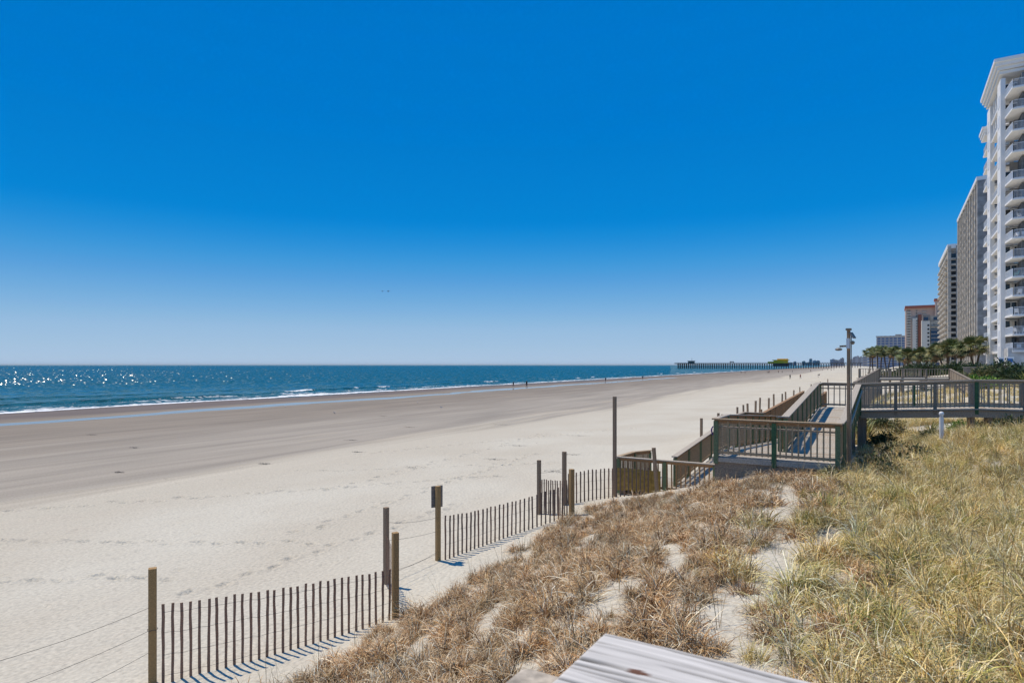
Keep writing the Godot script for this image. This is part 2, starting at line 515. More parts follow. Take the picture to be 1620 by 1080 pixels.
func make_sea() -> void:
	var ss := growing(0.0, 400.0, 4.0, 1.2)
	ss = reversed(ss)
	for i in ss.size(): ss[i] = -ss[i]
	ss.remove_at(ss.size() - 1)
	ss.append_array(spaced(0.0, 260.0, 0.9))
	ss.append_array(growing(260.0, 14000.0, 1.0, 1.03))
	var ts := growing(175.0, 14000.0, 0.8, 1.035)
	ts = reversed(ts)
	for i in ts.size(): ts[i] = -ts[i]
	ts.remove_at(ts.size() - 1)
	ts.append_array(spaced(-175.0, -96.0, 0.4))
	ts.append(-96.0)
	var ns := ss.size()
	var nt := ts.size()
	var v := PackedVector3Array()
	var h := PackedFloat32Array()
	for i in ns:
		for j in nt:
			var y := sea_y(ss[i], ts[j])
			h.append(y)
			v.append(shore(ss[i], ts[j], y))
	var n := PackedVector3Array()
	var uv := PackedVector2Array()
	var es := Vector3(0.475, 0.0, -0.88)
	var et := Vector3(0.88, 0.0, 0.475)
	for i in ns:
		var i0 := maxi(i - 1, 0)
		var i1 := mini(i + 1, ns - 1)
		for j in nt:
			var j0 := maxi(j - 1, 0)
			var j1 := mini(j + 1, nt - 1)
			var gs := (h[i1 * nt + j] - h[i0 * nt + j]) / (ss[i1] - ss[i0])
			var gt := (h[i * nt + j1] - h[i * nt + j0]) / (ts[j1] - ts[j0])
			n.append((Vector3.UP - es * gs - et * gt).normalized())
			uv.append(Vector2(ss[i] * 0.021, ts[j] * 0.034))
	var idx := PackedInt32Array()
	for i in ns - 1:
		for j in nt - 1:
			var a := i * nt + j
			idx.append_array([a, a + nt, a + 1, a + 1, a + nt, a + nt + 1])
	tag(part(self, "sea_water", arrays(v, n, idx, PackedColorArray(), uv), M.sea), "blue green sea with low swell", "sea", "", "structure")
	# short steep wind waves riding on the swell
	var wv := PackedVector3Array()
	var wn := PackedVector3Array()
	var wi := PackedInt32Array()
	var along := 8
	var across := 8
	for i in along + 1:
		var f := i / float(along) * 2.0 - 1.0
		var taper := 1.0 - f * f
		for j in across + 1:
			var a := j / float(across) * 2.0 - 1.0
			wv.append(Vector3(f, 0.22 * taper * (1.0 - a * a) * (1.0 - 0.25 * a) - 0.02, a * 0.5 * (0.25 + 0.75 * taper) + 0.12 * f * f))
	for i in along + 1:
		for j in across + 1:
			var w := across + 1
			var du := wv[mini(i + 1, along) * w + j] - wv[maxi(i - 1, 0) * w + j]
			var dv := wv[i * w + mini(j + 1, across)] - wv[i * w + maxi(j - 1, 0)]
			wn.append(dv.cross(du).normalized())
	for i in along:
		for j in across:
			var k := i * (across + 1) + j
			wi.append_array([k, k + across + 1, k + 1, k + 1, k + across + 1, k + across + 2])
	for i in wn.size():
		if wn[i].y < 0: wn[i] = -wn[i]
	var g := RandomNumberGenerator.new()
	g.seed = 31
	var mm := MultiMesh.new()
	mm.transform_format = MultiMesh.TRANSFORM_3D
	mm.mesh = arrays(wv, wn, wi)
	var places := []
	while places.size() < 80000:
		var az := deg_to_rad(g.randf_range(-47.0, 14.0))
		var d := 120.0 * pow(28.0, sqrt(g.randf()))
		var p := Vector3(sin(az), 0, -cos(az)) * d
		var t := 0.88 * p.x + 0.475 * p.z
		if t > -121.0: continue
		var s := 0.475 * p.x - 0.88 * p.z
		p.y = sea_y(s, t)
		var size := g.randf_range(0.35, 0.95) * (1.0 + d * 0.0025)
		places.append(Transform3D(Basis(Vector3.UP, -az + g.randf_range(-0.7, 0.7)).scaled(Vector3(size, size * g.randf_range(0.55, 1.1) * smoothstep(120.0, 300.0, d), size)), p))
	mm.instance_count = places.size()
	for i in places.size(): mm.set_instance_transform(i, places[i])
	var chop := MultiMeshInstance3D.new()
	chop.name = "wind_waves"
	chop.multimesh = mm
	chop.material_override = M.ripple
	add_child(chop)
	tag(chop, "small steep wind waves glinting on the sea", "waves", "", "stuff")
	# white water along the swash and lace behind it
	var fv := PackedVector3Array()
	var fi := PackedInt32Array()
	var s := 30.0
	while s < 900.0:
		var ds := maxf(0.3, s * 0.0035)
		var t := -131.0
		while t < -102.0:
			var dt := 0.18
			var sm := s + ds * 0.5
			var edge := -107.5 + 2.2 * noise_a.get_noise_2d(sm * 0.5, 77.0) + 0.8 * noise_b.get_noise_2d(sm * 3.0, 5.0)
			var lace := noise_c.get_noise_2d(sm * 3.0, t * 9.0)
			var big := noise_b.get_noise_2d(sm * 0.8, t * 2.0)
			var on := false
			if t < edge and t > edge - 3.0 - 2.2 * noise_a.get_noise_2d(sm * 1.1, 50.0): on = lace > -0.4
			elif t < edge and t > -124.0: on = lace + 0.7 * big > 0.27 + 0.22 * smoothstep(edge - 3.0, -118.0, t) + 0.25 * smoothstep(120.0, 260.0, s)
			var crest := t + 127.2 + 6.0 * noise_a.get_noise_2d(sm * 0.35, 40.0)
			if absf(crest) < 0.7 and noise_b.get_noise_2d(sm * 0.5, 91.0) > 0.28: on = lace > -0.2
			if on:
				var k := fv.size()
				for c in [[s, t], [s + ds, t], [s, t + dt], [s + ds, t + dt]]:
					var p := shore(c[0], c[1])
					p.y = maxf(sea_y(c[0], c[1]), ground_y(p.x, p.z)) + 0.05
					fv.append(p)
				fi.append_array([k, k + 1, k + 2, k + 2, k + 1, k + 3])
			t += dt
		s += ds
	var up := PackedVector3Array()
	up.resize(fv.size())
	up.fill(Vector3.UP)
	tag(part(self, "sea_foam", arrays(fv, up, fi), M.foam), "white foam lacing the shallow water along the beach", "foam", "", "stuff")
	# still water left in the runnel behind the low bar
	var rv := PackedVector3Array([shore(20, -92, 0.262), shore(330, -92, 0.262), shore(20, -74, 0.262), shore(330, -74, 0.262)])
	tag(part(self, "tide_pool_water", arrays(rv, PackedVector3Array([Vector3.UP, Vector3.UP, Vector3.UP, Vector3.UP]), PackedInt32Array([0, 1, 2, 2, 1, 3])), M.pool), "thin strip of tide water lying in the sand", "water", "", "structure")

# ---------------------------------------------------------------- timber work
# local place inside a thing whose base is b = (s, t, y) in the boardwalk frame
func lo(b: Vector3, s: float, t: float, y: float) -> Vector3:
	return Vector3(t - b.y, y - b.z, -(s - b.x))

func timber_thing(called: String, label: String, category: String, b: Vector3, group := "") -> Node3D:
	return thing(called, label, category, P(b.x, b.y, b.z), yaw(), group)

# a guard rail along pts (s, t, deck y): posts, balusters, cap board, rail under it, bottom rail, grab rail on one side
func rail(o: Node3D, b: Vector3, pts: Array, look: Dictionary) -> void:
	var hgt: float = look.get("h", 0.98)
	var pm: Array = look.get("post", [M.wood_green])
	var pitch: float = look.get("pitch", 0.14)
	var every: float = look.get("every", 1.4)
	var first := true
	var count := 0
	for k in pts.size() - 1:
		var p := lo(b, pts[k].x, pts[k].y, pts[k].z)
		var q := lo(b, pts[k + 1].x, pts[k + 1].y, pts[k + 1].z)
		var flat := Vector3(q.x - p.x, 0, q.z - p.z)
		var l := flat.length()
		var dir := flat / l
		var side := Vector3(dir.z, 0, -dir.x)
		var np := maxi(1, int(round(l / every)))
		for i in np + 1:
			if i == 0 and (not first or look.get("skip_first", false)): continue
			if i == np and k == pts.size() - 2 and look.get("skip_last", false): continue
			var c := p.lerp(q, float(i) / np)
			c += dir * (0.045 if i == 0 else (-0.045 if i == np and k == pts.size() - 2 else 0.0))
			box(o, "post", c + Vector3(0, hgt * 0.5 - 0.13, 0), Vector3(0.11, hgt + 0.16, 0.11), pm[count % pm.size()])
			count += 1
		first = false
		var up := Vector3(0, hgt, 0)
		beam(o, "cap_rail", p + up - dir * 0.05, q + up + dir * 0.05, look.get("cap_w", 0.16), 0.036, look.get("cap", M.wood_pale), M_chamfer)
		beam(o, "top_rail", p + up - Vector3(0, 0.063, 0), q + up - Vector3(0, 0.063, 0), 0.04, 0.088, look.get("under", M.wood_brown))
		beam(o, "bottom_rail", p + Vector3(0, 0.1, 0), q + Vector3(0, 0.1, 0), 0.04, 0.07, look.get("bar", M.wood_grey))
		var nb := int(l / pitch)
		for i in nb:
			var c := p.lerp(q, (i + 0.5) / nb)
			box(o, "baluster", c + Vector3(0, hgt * 0.5, 0) + side * 0.0, Vector3(0.036, hgt - 0.1, 0.036), look.get("bar", M.wood_grey), Vector3(rng.randf_range(-0.01, 0.01), 0, rng.randf_range(-0.01, 0.01)))
		var g: float = look.get("grab", 0.0)
		if g != 0.0:
			var off := side * g * 0.13 + Vector3(0, 0.76, 0)
			var grip := beam(o, "handrail", p + off, q + off, 0.045, 0.045, M.wood_pale, M_chamfer)
			for i in np + 1:
				var c := p.lerp(q, float(i) / np) + Vector3(0, 0.75, 0)
				sub(grip, beam(o, "bracket", c, c + side * g * 0.12, 0.03, 0.03, M.wood_grey))

func deck(o: Node3D, b: Vector3, a: Vector3, z: Vector3, width: float, look := {}) -> void:
	var p := lo(b, a.x, a.y, a.z)
	var q := lo(b, z.x, z.y, z.z)
	var f := (q - p).normalized()
	var r := Vector3.UP.cross(f).normalized()
	var u := f.cross(r)
	var l := p.distance_to(q)
	var n := int(l / 0.148)
	var variants := [M.wood_deck, M.wood_pale, M.wood_grey, M.wood_deck, M.wood_deck]
	for i in n:
		var c := p + f * (l * (i + 0.5) / n) - u * (0.019 + rng.randf() * 0.003) + r * rng.randf_range(-0.012, 0.012)
		part(o, "plank", unit_box, variants[rng.randi() % 5], Transform3D(Basis(r * width, u * 0.036, f * (l / n - 0.008)), c))
	for e in [-1.0, 1.0]:
		beam(o, "stringer", p + r * e * (width * 0.5 - 0.05) - u * 0.15, q + r * e * (width * 0.5 - 0.05) - u * 0.15, 0.05, 0.215, look.get("fascia", M.wood_grey))
	var n_pile := maxi(1, int(l / 2.3))
	for i in n_pile + 1:
		for e in [-1.0, 1.0]:
			var f2 := clampf(float(i) / n_pile, 0.03, 0.97)
			var c: Vector3 = p.lerp(q, f2) + r * e * (width * 0.5 - 0.14)
			var s: float = b.x - c.z
			var t: float = b.y + c.x
			var gy := G(s, t).y - b.z - 0.3
			if c.y - 0.05 > gy:
				beam(o, "pile", Vector3(c.x, gy, c.z), Vector3(c.x, c.y - 0.05, c.z), 0.13, 0.13, M.wood_dark)

var M_chamfer: ArrayMesh

func make_boardwalk() -> void:
	var green := [M.wood_green]
	var b := Vector3(18.1, -2.57, 4.0)
	var o := timber_thing("boardwalk_landing", "wooden landing with dark green posts and brown capped front rail above the dune grass", "boardwalk", b)
	deck(o, b, Vector3(17.4, -2.57, 4.57), Vector3(19.0, -2.57, 4.57), 2.98)
	rail(o, b, [Vector3(17.36, -4.07, 4.57), Vector3(17.36, -1.07, 4.57)], {"post": [M.wood_green, M.wood_green_dark, M.wood_green], "every": 1.5, "cap": M.wood_tan, "grab": 1.0, "bar": M.wood_tan})
	rail(o, b, [Vector3(17.5, -4.07, 4.57), Vector3(19.0, -4.07, 4.57)], {"post": green, "skip_first": true, "bar": M.wood_tan})
	rail(o, b, [Vector3(17.5, -1.07, 4.57), Vector3(19.0, -1.07, 4.57)], {"post": green, "skip_first": true, "bar": M.wood_tan, "every": 0.8})
	box(o, "fascia", lo(b, 17.36, -2.57, 4.47), Vector3(3.1, 0.12, 0.05), M.wood_pale)
	for i in 3:
		box(o, "skirt_board", lo(b, 17.4, -2.57, 4.31 - 0.185 * i), Vector3(3.0, 0.18, 0.03), M.wood_dark)

	b = Vector3(23.3, -1.82, 4.2)
	o = timber_thing("boardwalk_ramp", "grey plank ramp rising from the landing to the upper walkway", "boardwalk", b)
	deck(o, b, Vector3(19.02, -1.82, 4.57), Vector3(27.6, -1.82, 5.27), 1.46)
	rail(o, b, [Vector3(19.0, -2.52, 4.57), Vector3(27.6, -2.52, 5.27), Vector3(29.1, -2.52, 5.27)], {"post": green, "grab": 1.0, "bar": M.wood_tan, "every": 1.2, "cap_w": 0.2})
	rail(o, b, [Vector3(19.0, -1.07, 4.57), Vector3(27.5, -1.07, 5.26)], {"post": green, "skip_first": true, "grab": -1.0, "bar": M.wood_tan, "every": 1.2, "cap_w": 0.2})
	for e in [-2.38, -1.24]:
		beam(o, "kerb_board", lo(b, 19.2, e, 4.63), lo(b, 27.4, e, 5.30), 0.04, 0.09, M.wood_pale)

	b = Vector3(28.35, 4.0, 4.3)
	o = timber_thing("upper_walkway", "long grey walkway with dark posts and thin balusters crossing behind the grassy dune", "boardwalk", b)
	var dark := [M.wood_green_dark, M.wood_dark, M.wood_dark]
	deck(o, b, Vector3(28.35, -2.5, 5.27), Vector3(28.35, -1.0, 5.27), 1.46, {"fascia": M.wood_grey})
	deck(o, b, Vector3(28.35, -1.0, 5.27), Vector3(28.35, 2.6, 5.46), 1.46, {"fascia": M.wood_grey})
	deck(o, b, Vector3(28.35, 2.6, 5.46), Vector3(28.35, 16.0, 5.46), 1.46, {"fascia": M.wood_grey})
	rail(o, b, [Vector3(27.6, -1.07, 5.27), Vector3(27.6, 2.6, 5.46), Vector3(27.6, 16.0, 5.46)], {"post": dark, "every": 1.36, "cap": M.wood_grey, "under": M.wood_grey, "bar": M.wood_grey})
	rail(o, b, [Vector3(29.1, -2.52, 5.27), Vector3(29.1, -1.07, 5.27), Vector3(29.1, 2.6, 5.46), Vector3(29.1, 16.0, 5.46)], {"post": green + dark, "every": 1.5, "cap": M.wood_grey, "under": M.wood_grey, "grab": 1.0, "pitch": 0.19, "skip_first": true})
	beam(o, "fascia", lo(b, 27.57, -1.0, 5.08), lo(b, 27.57, 2.6, 5.27), 0.045, 0.24, M.wood_grey)
	beam(o, "fascia", lo(b, 27.57, 2.6, 5.27), lo(b, 27.57, 16.0, 5.27), 0.045, 0.24, M.wood_grey)
	beam(o, "edge_board", lo(b, 27.53, -1.0, 5.245), lo(b, 27.53, 2.6, 5.435), 0.12, 0.036, M.wood_pale)
	beam(o, "edge_board", lo(b, 27.53, 2.6, 5.435), lo(b, 27.53, 16.0, 5.435), 0.12, 0.036, M.wood_pale)

	b = Vector3(24.6, -3.35, 3.2)
	o = timber_thing("boardwalk_ramp", "second ramp sloping down away from the green post landing towards the beach side", "boardwalk", b)
	deck(o, b, Vector3(19.02, -3.35, 4.57), Vector3(30.2, -3.35, 3.74), 1.38)
	rail(o, b, [Vector3(19.0, -4.07, 4.57), Vector3(30.2, -4.07, 3.74)], {"post": green, "skip_first": true, "bar": M.wood_tan, "every": 1.25})
	rail(o, b, [Vector3(19.1, -2.68, 4.56), Vector3(30.2, -2.68, 3.74)], {"post": green, "bar": M.wood_tan, "every": 1.4})

	b = Vector3(31.0, -4.3, 3.0)
	o = timber_thing("boardwalk_landing", "far turning platform of the ramps with weathered dark cap rails", "boardwalk", b)
	deck(o, b, Vector3(30.22, -4.34, 3.74), Vector3(31.8, -4.34, 3.74), 3.4)
	rail(o, b, [Vector3(31.8, -6.05, 3.74), Vector3(31.8, -5.2, 3.74)], {"cap": M.wood_grey})
	rail(o, b, [Vector3(31.8, -3.8, 3.74), Vector3(31.8, -2.66, 3.74), Vector3(30.3, -2.66, 3.74)], {"cap": M.wood_grey})
	rail(o, b, [Vector3(30.3, -6.05, 3.74), Vector3(31.8, -6.05, 3.74)], {"cap": M.wood_grey, "skip_last": true})

	b = Vector3(40.0, -4.5, 3.0)
	o = timber_thing("boardwalk_ramp", "brown railed walkway leading on along the beach beyond the turning platform", "boardwalk", b)
	deck(o, b, Vector3(31.82, -4.5, 3.74), Vector3(48.0, -4.5, 4.2), 1.3)
	rail(o, b, [Vector3(31.95, -5.2, 3.74), Vector3(48.0, -5.2, 4.2)], {"cap": M.wood_brown, "post": [M.wood_brown], "bar": M.wood_brown, "pitch": 0.2, "every": 1.8})
	rail(o, b, [Vector3(31.95, -3.8, 3.74), Vector3(48.0, -3.8, 4.2)], {"cap": M.wood_brown, "post": [M.wood_brown], "bar": M.wood_brown, "pitch": 0.2, "every": 1.8})

	b = Vector3(25.5, -5.35, 2.8)
	o = timber_thing("boardwalk_ramp", "lowest ramp with pale cap rail and handrail coming down towards the sand", "boardwalk", b)
	deck(o, b, Vector3(20.95, -5.35, 3.02), Vector3(30.2, -5.35, 3.74), 1.4)
	rail(o, b, [Vector3(20.6, -6.1, 3.0), Vector3(30.2, -6.1, 3.74)], {"post": green, "grab": 1.0, "bar": M.wood_tan, "every": 1.5, "cap_w": 0.2})
	rail(o, b, [Vector3(21.0, -4.62, 3.02), Vector3(30.2, -4.62, 3.74)], {"post": green, "bar": M.wood_tan, "every": 1.5})

	b = Vector3(20.2, -6.1, 2.6)
	o = timber_thing("boardwalk_landing", "low landing at the sand with an ochre boarded screen under its front rail", "boardwalk", b)
	deck(o, b, Vector3(19.65, -6.12, 3.0), Vector3(20.93, -6.12, 3.0), 3.1)
	deck(o, b, Vector3(20.95, -6.95, 3.0), Vector3(22.9, -6.95, 2.86), 1.4)
	rail(o, b, [Vector3(19.6, -7.72, 3.0), Vector3(19.6, -4.53, 3.0)], {"post": green, "every": 1.6, "cap": M.wood_pale, "bar": M.wood_brown})
	rail(o, b, [Vector3(19.7, -7.72, 3.0), Vector3(21.2, -7.72, 2.97), Vector3(22.9, -7.72, 2.82)], {"post": green, "skip_first": true, "cap": M.wood_tan, "bar": M.wood_tan})
	rail(o, b, [Vector3(19.7, -4.53, 3.0), Vector3(20.9, -4.53, 3.0)], {"post": green, "skip_first": true})
	for i in 10:
		box(o, "screen_board", lo(b, 19.535, -7.62 + 0.145 * i, 3.28 + rng.randf_range(-0.01, 0.01)), Vector3(0.138, 0.72, 0.022), M.ochre)

	# the next beach access, further along
	b = Vector3(72.0, -1.0, 4.6)
	o = thing("far_deck", "grey wooden viewing deck further along, its side rails sloping down", "boardwalk", Vector3(39.5, 4.9, -62))
	var far_y := 0.75
	for seg in [[Vector3(-3.5, far_y, 0), Vector3(3.5, far_y, 0), 1], [Vector3(-3.5, far_y, 0), Vector3(-17.8, 0.05, 22), 0], [Vector3(3.5, far_y, 0), Vector3(-6.6, 0.0, 17), 0], [Vector3(-3.2, far_y, -4), Vector3(3.2, far_y, -4), 1]]:
		far_rail(o, seg[0], seg[1])
	box(o, "deck_floor", Vector3(0, far_y - 0.06, -2), Vector3(7.0, 0.12, 4.0), M.wood_deck)
	beam(o, "edge_board", Vector3(-3.5, far_y - 0.05, 0.06), Vector3(3.5, far_y - 0.05, 0.06), 0.05, 0.14, M.wood_pale)
	for e in [-3.3, -1.1, 1.1, 3.3]:
		for z in [-3.9, -0.1]:
			var gy := ground_y(39.5 + e, -62 + z) - 5.2
			beam(o, "pile", Vector3(e, gy, z), Vector3(e, far_y - 0.1, z), 0.16, 0.16, M.wood_dark)

func far_rail(o: Node3D, p: Vector3, q: Vector3) -> void:
	var l := p.distance_to(q)
	var n := maxi(2, int(l / 2.2))
	var up := Vector3(0, 0.95, 0)
	for i in n + 1:
		var c := p.lerp(q, float(i) / n)
		var low := ground_y(o.position.x + c.x, o.position.z + c.z) - o.position.y - 0.3
		beam(o, "post", Vector3(c.x, minf(low, c.y - 0.2), c.z), c + up, 0.15, 0.15, M.wood_dark)
	beam(o, "cap_rail", p + up, q + up, 0.16, 0.05, M.wood_dark)
	beam(o, "bottom_rail", p + Vector3(0, 0.12, 0), q + Vector3(0, 0.12, 0), 0.05, 0.1, M.wood_dark)
	beam(o, "side_board", p - Vector3(0, 0.1, 0), q - Vector3(0, 0.1, 0), 0.05, 0.2, M.wood_grey)
	var nb := int(l / 0.26)
	for i in nb:
		var c := p.lerp(q, (i + 0.5) / nb)
		box(o, "baluster", c + up * 0.55, Vector3(0.04, 0.85, 0.04), M.wood_grey)

# the deck we look from: only the corner of its rail reaches into the frame
func make_own_deck() -> void:
	var b := Vector3(-0.8, 0.6, 4.1)
	var o := timber_thing("viewing_deck", "weathered silver grey deck rail with a square cut board end close by", "deck", b)
	var top := 6.6
	# cap board with real grain grooves, running inland from its cut end
	var v := PackedVector3Array()
	var n := PackedVector3Array()
	var c := PackedColorArray()
	var idx := PackedInt32Array()
	var na := 90
	var nl := 160
	var w := 0.185
	var len := 3.4
	var grain := FastNoiseLite.new()
	grain.seed = 44
	grain.frequency = 1.0
	grain.fractal_octaves = 3
	var hs := PackedFloat32Array()
	for i in nl + 1:
		for j in na + 1:
			var x := len * pow(float(i) / nl, 1.5)
			var a := w * j / na
			var g := grain.get_noise_2d(x * 2.2 + 5.0, a * 70.0 + 1.5 * grain.get_noise_2d(x * 0.8, a * 4.0))
			var g2 := grain.get_noise_2d(x * 7.0, a * 260.0)
			var cut := maxf(0.0, -g - 0.12)
			var edge := minf(minf(a, w - a), x)
			var y := -0.009 * cut - 0.0006 * maxf(-g2, 0.0) - 0.006 * pow(maxf(0.0, 1.0 - edge / 0.006), 2.0)
			hs.append(y)
			v.append(Vector3(x, y, a))
			var tone := 0.52 + 0.20 * g + 0.07 * g2 - 0.75 * cut
			var col := Color(tone, tone * 0.955, tone * 0.89)
			var k := Vector2((x - 0.085) / 0.016, (a - 0.095) / 0.007)
			if k.length() < 1.0 + 0.4 * grain.get_noise_2d(x * 60.0, a * 60.0): col = Color(0.13, 0.055, 0.035)
			c.append(col)
	for i in nl + 1:
		for j in na + 1:
			var i0 := maxi(i - 1, 0)
			var i1 := mini(i + 1, nl)
			var j0 := maxi(j - 1, 0)
			var j1 := mini(j + 1, na)
			var dx := len * (pow(float(i1) / nl, 1.5) - pow(float(i0) / nl, 1.5))
			n.append(Vector3(-(hs[i1 * (na + 1) + j] - hs[i0 * (na + 1) + j]) / dx, 1, -(hs[i * (na + 1) + j1] - hs[i * (na + 1) + j0]) / (w * (j1 - j0) / na)).normalized())
	for i in nl:
		for j in na:
			var k := i * (na + 1) + j
			idx.append_array([k, k + na + 1, k + 1, k + 1, k + na + 1, k + na + 2])
	# the cut end and the two long sides
	var skin := func(p0: Vector3, p1: Vector3, nn: Vector3):
		var k := v.size()
		for q in [p0, p1, p1 + Vector3(0, -0.036, 0), p0 + Vector3(0, -0.036, 0)]:
			v.append(q)
			n.append(nn)
			c.append(Color(0.42, 0.40, 0.385))
		idx.append_array([k, k + 1, k + 2, k, k + 2, k + 3])
	skin.call(Vector3(0, -0.006, 0), Vector3(0, -0.006, w), Vector3.LEFT)
	skin.call(Vector3(0, -0.006, 0), Vector3(len, -0.006, 0), Vector3.FORWARD)
	skin.call(Vector3(0, -0.006, w), Vector3(len, -0.006, w), Vector3.BACK)
	skin.call(Vector3(len, -0.006, 0), Vector3(len, -0.006, w), Vector3.RIGHT)
	part(o, "cap_rail", arrays(v, n, idx, c), M.paint, Transform3D(Basis.IDENTITY, lo(b, 0.885, -0.37, top)))
	box(o, "cap_underside", lo(b, 0.79, 1.33, top - 0.04), Vector3(3.38, 0.004, 0.18), M.wood_grey)
	beam(o, "top_rail", lo(b, 0.80, -0.3, top - 0.09), lo(b, 0.80, 3.0, top - 0.09), 0.04, 0.088, M.wood_grey)
	beam(o, "bottom_rail", lo(b, 0.80, -0.3, 5.68), lo(b, 0.80, 3.0, 5.68), 0.04, 0.08, M.wood_grey)
	for i in 22:
		box(o, "baluster", lo(b, 0.80, -0.2 + 0.14 * i, 6.1), Vector3(0.036, 0.86, 0.036), M.wood_grey)
	# corner post, its rounded weathered top a little lower than the cap
	beam(o, "post", lo(b, 0.755, -0.412, 3.6), lo(b, 0.755, -0.412, 6.556), 0.1, 0.1, M.wood_pale, M_chamfer)
	for e in [[0.80, 1.5], [0.80, 2.95], [-2.2, -0.44], [-2.2, 2.95]]:
		beam(o, "post", lo(b, e[0], e[1], 3.6), lo(b, e[0], e[1], top - 0.05), 0.1, 0.1, M.wood_grey)
	for i in 21:
		box(o, "plank", lo(b, 0.86 - 0.15 * i, 1.25, 5.53), Vector3(3.5, 0.036, 0.142), M.wood_deck)
	for e in [-0.4, 1.25, 2.9]:
		beam(o, "joist", lo(b, 0.9, e, 5.41), lo(b, -2.3, e, 5.41), 0.05, 0.2, M.wood_grey)

# ---------------------------------------------------------------- sand fences
func slat_run(o: Node3D, b: Vector3, a: Vector2, z: Vector2, n: int, h0: float, h1: float, mats: Array, belly := 0.0, from := 0) -> void:
	var dir := (z - a).normalized()
	var side := Vector2(-dir.y, dir.x)
	var tops := []
	var feet := []
	for i in n:
		var f := float(i) / (n - 1)
		var st := a.lerp(z, f) + side * (belly * sin(PI * f) + rng.randf_range(-0.008, 0.008))
		var g := G(st.x, st.y)
		var foot := lo(b, st.x, st.y, g.y - 0.06)
		var top := lo(b, st.x + rng.randf_range(-0.012, 0.012), st.y + rng.randf_range(-0.012, 0.012), g.y + lerpf(h0, h1, f) + rng.randf_range(-0.015, 0.015) - 0.07 * sin(PI * f) * signf(absf(belly)))
		if i >= from:
			var u := top - foot
			var l := u.length()
			u /= l
			var r := Vector3(dir.y, 0, -dir.x)
			r = (r - u * r.dot(u)).normalized()
			part(o, "slat", M_slat[rng.randi() % 3], mats[rng.randi() % mats.size()], Transform3D(Basis(r, u * l, r.cross(u)), foot))
		tops.append(top)
		feet.append(foot)
	for w in [0.13, 0.38, 0.65, 0.9]:
		var line := []
		for i in n: line.append(feet[i].lerp(tops[i], w + 0.006 * sin(i * 2.1)) + Vector3(dir.x, 0, dir.y) * 0.006)
		part(o, "wire", tube(line, [0.0028], 4), M.wire)

var M_slat := []

func slat_mesh(seed_: int) -> ArrayMesh:
	# a split lath: ragged edges, unit height, about 4 cm wide
	var r := RandomNumberGenerator.new()
	r.seed = seed_
	var v := PackedVector3Array()
	var idx := PackedInt32Array()
	for k in 7:
		var y := k / 6.0
		var x := r.randf_range(-0.004, 0.004)
		var w := r.randf_range(0.0185, 0.023)
		var d := 0.005
		v.append_array([Vector3(x - w, y, -d), Vector3(x + w, y, -d), Vector3(x + w, y, d), Vector3(x - w, y, d)])
		if k:
			for j in 4:
				var a := (k - 1) * 4 + j
				var c := (k - 1) * 4 + (j + 1) % 4
				idx.append_array([a, c, a + 4, c, c + 4, a + 4])
	idx.append_array([24, 25, 26, 24, 26, 27])
	var st := SurfaceTool.new()
	st.begin(Mesh.PRIMITIVE_TRIANGLES)
	st.set_smooth_group(-1)
	for i in idx: st.add_vertex(v[i])
	st.generate_normals()
	return st.commit()

func fence_post(o: Node3D, b: Vector3, s: float, t: float, top: float, m: Material, w := 0.1, turn := 0.5, lean := Vector2.ZERO) -> Vector3:
	var g := G(s, t)
	var foot := lo(b, s, t, g.y - 0.3)
	var head := lo(b, s + lean.x, t + lean.y, top)
	var u := (head - foot)
	var l := u.length()
	u /= l
	var r := Vector3(cos(turn), 0, sin(turn))
	r = (r - u * r.dot(u)).normalized()
	part(o, "post", M_chamfer, m, Transform3D(Basis(r * w, r.cross(u) * -w, u * l), (foot + head) * 0.5))
	return head

func sag(a: Vector3, z: Vector3, drop: float, r := 0.0035) -> ArrayMesh:
	var pts := []
	for i in 13:
		var f := i / 12.0
		pts.append(a.lerp(z, f) - Vector3(0, drop * 4.0 * f * (1.0 - f), 0))
	return tube(pts, [r], 4)

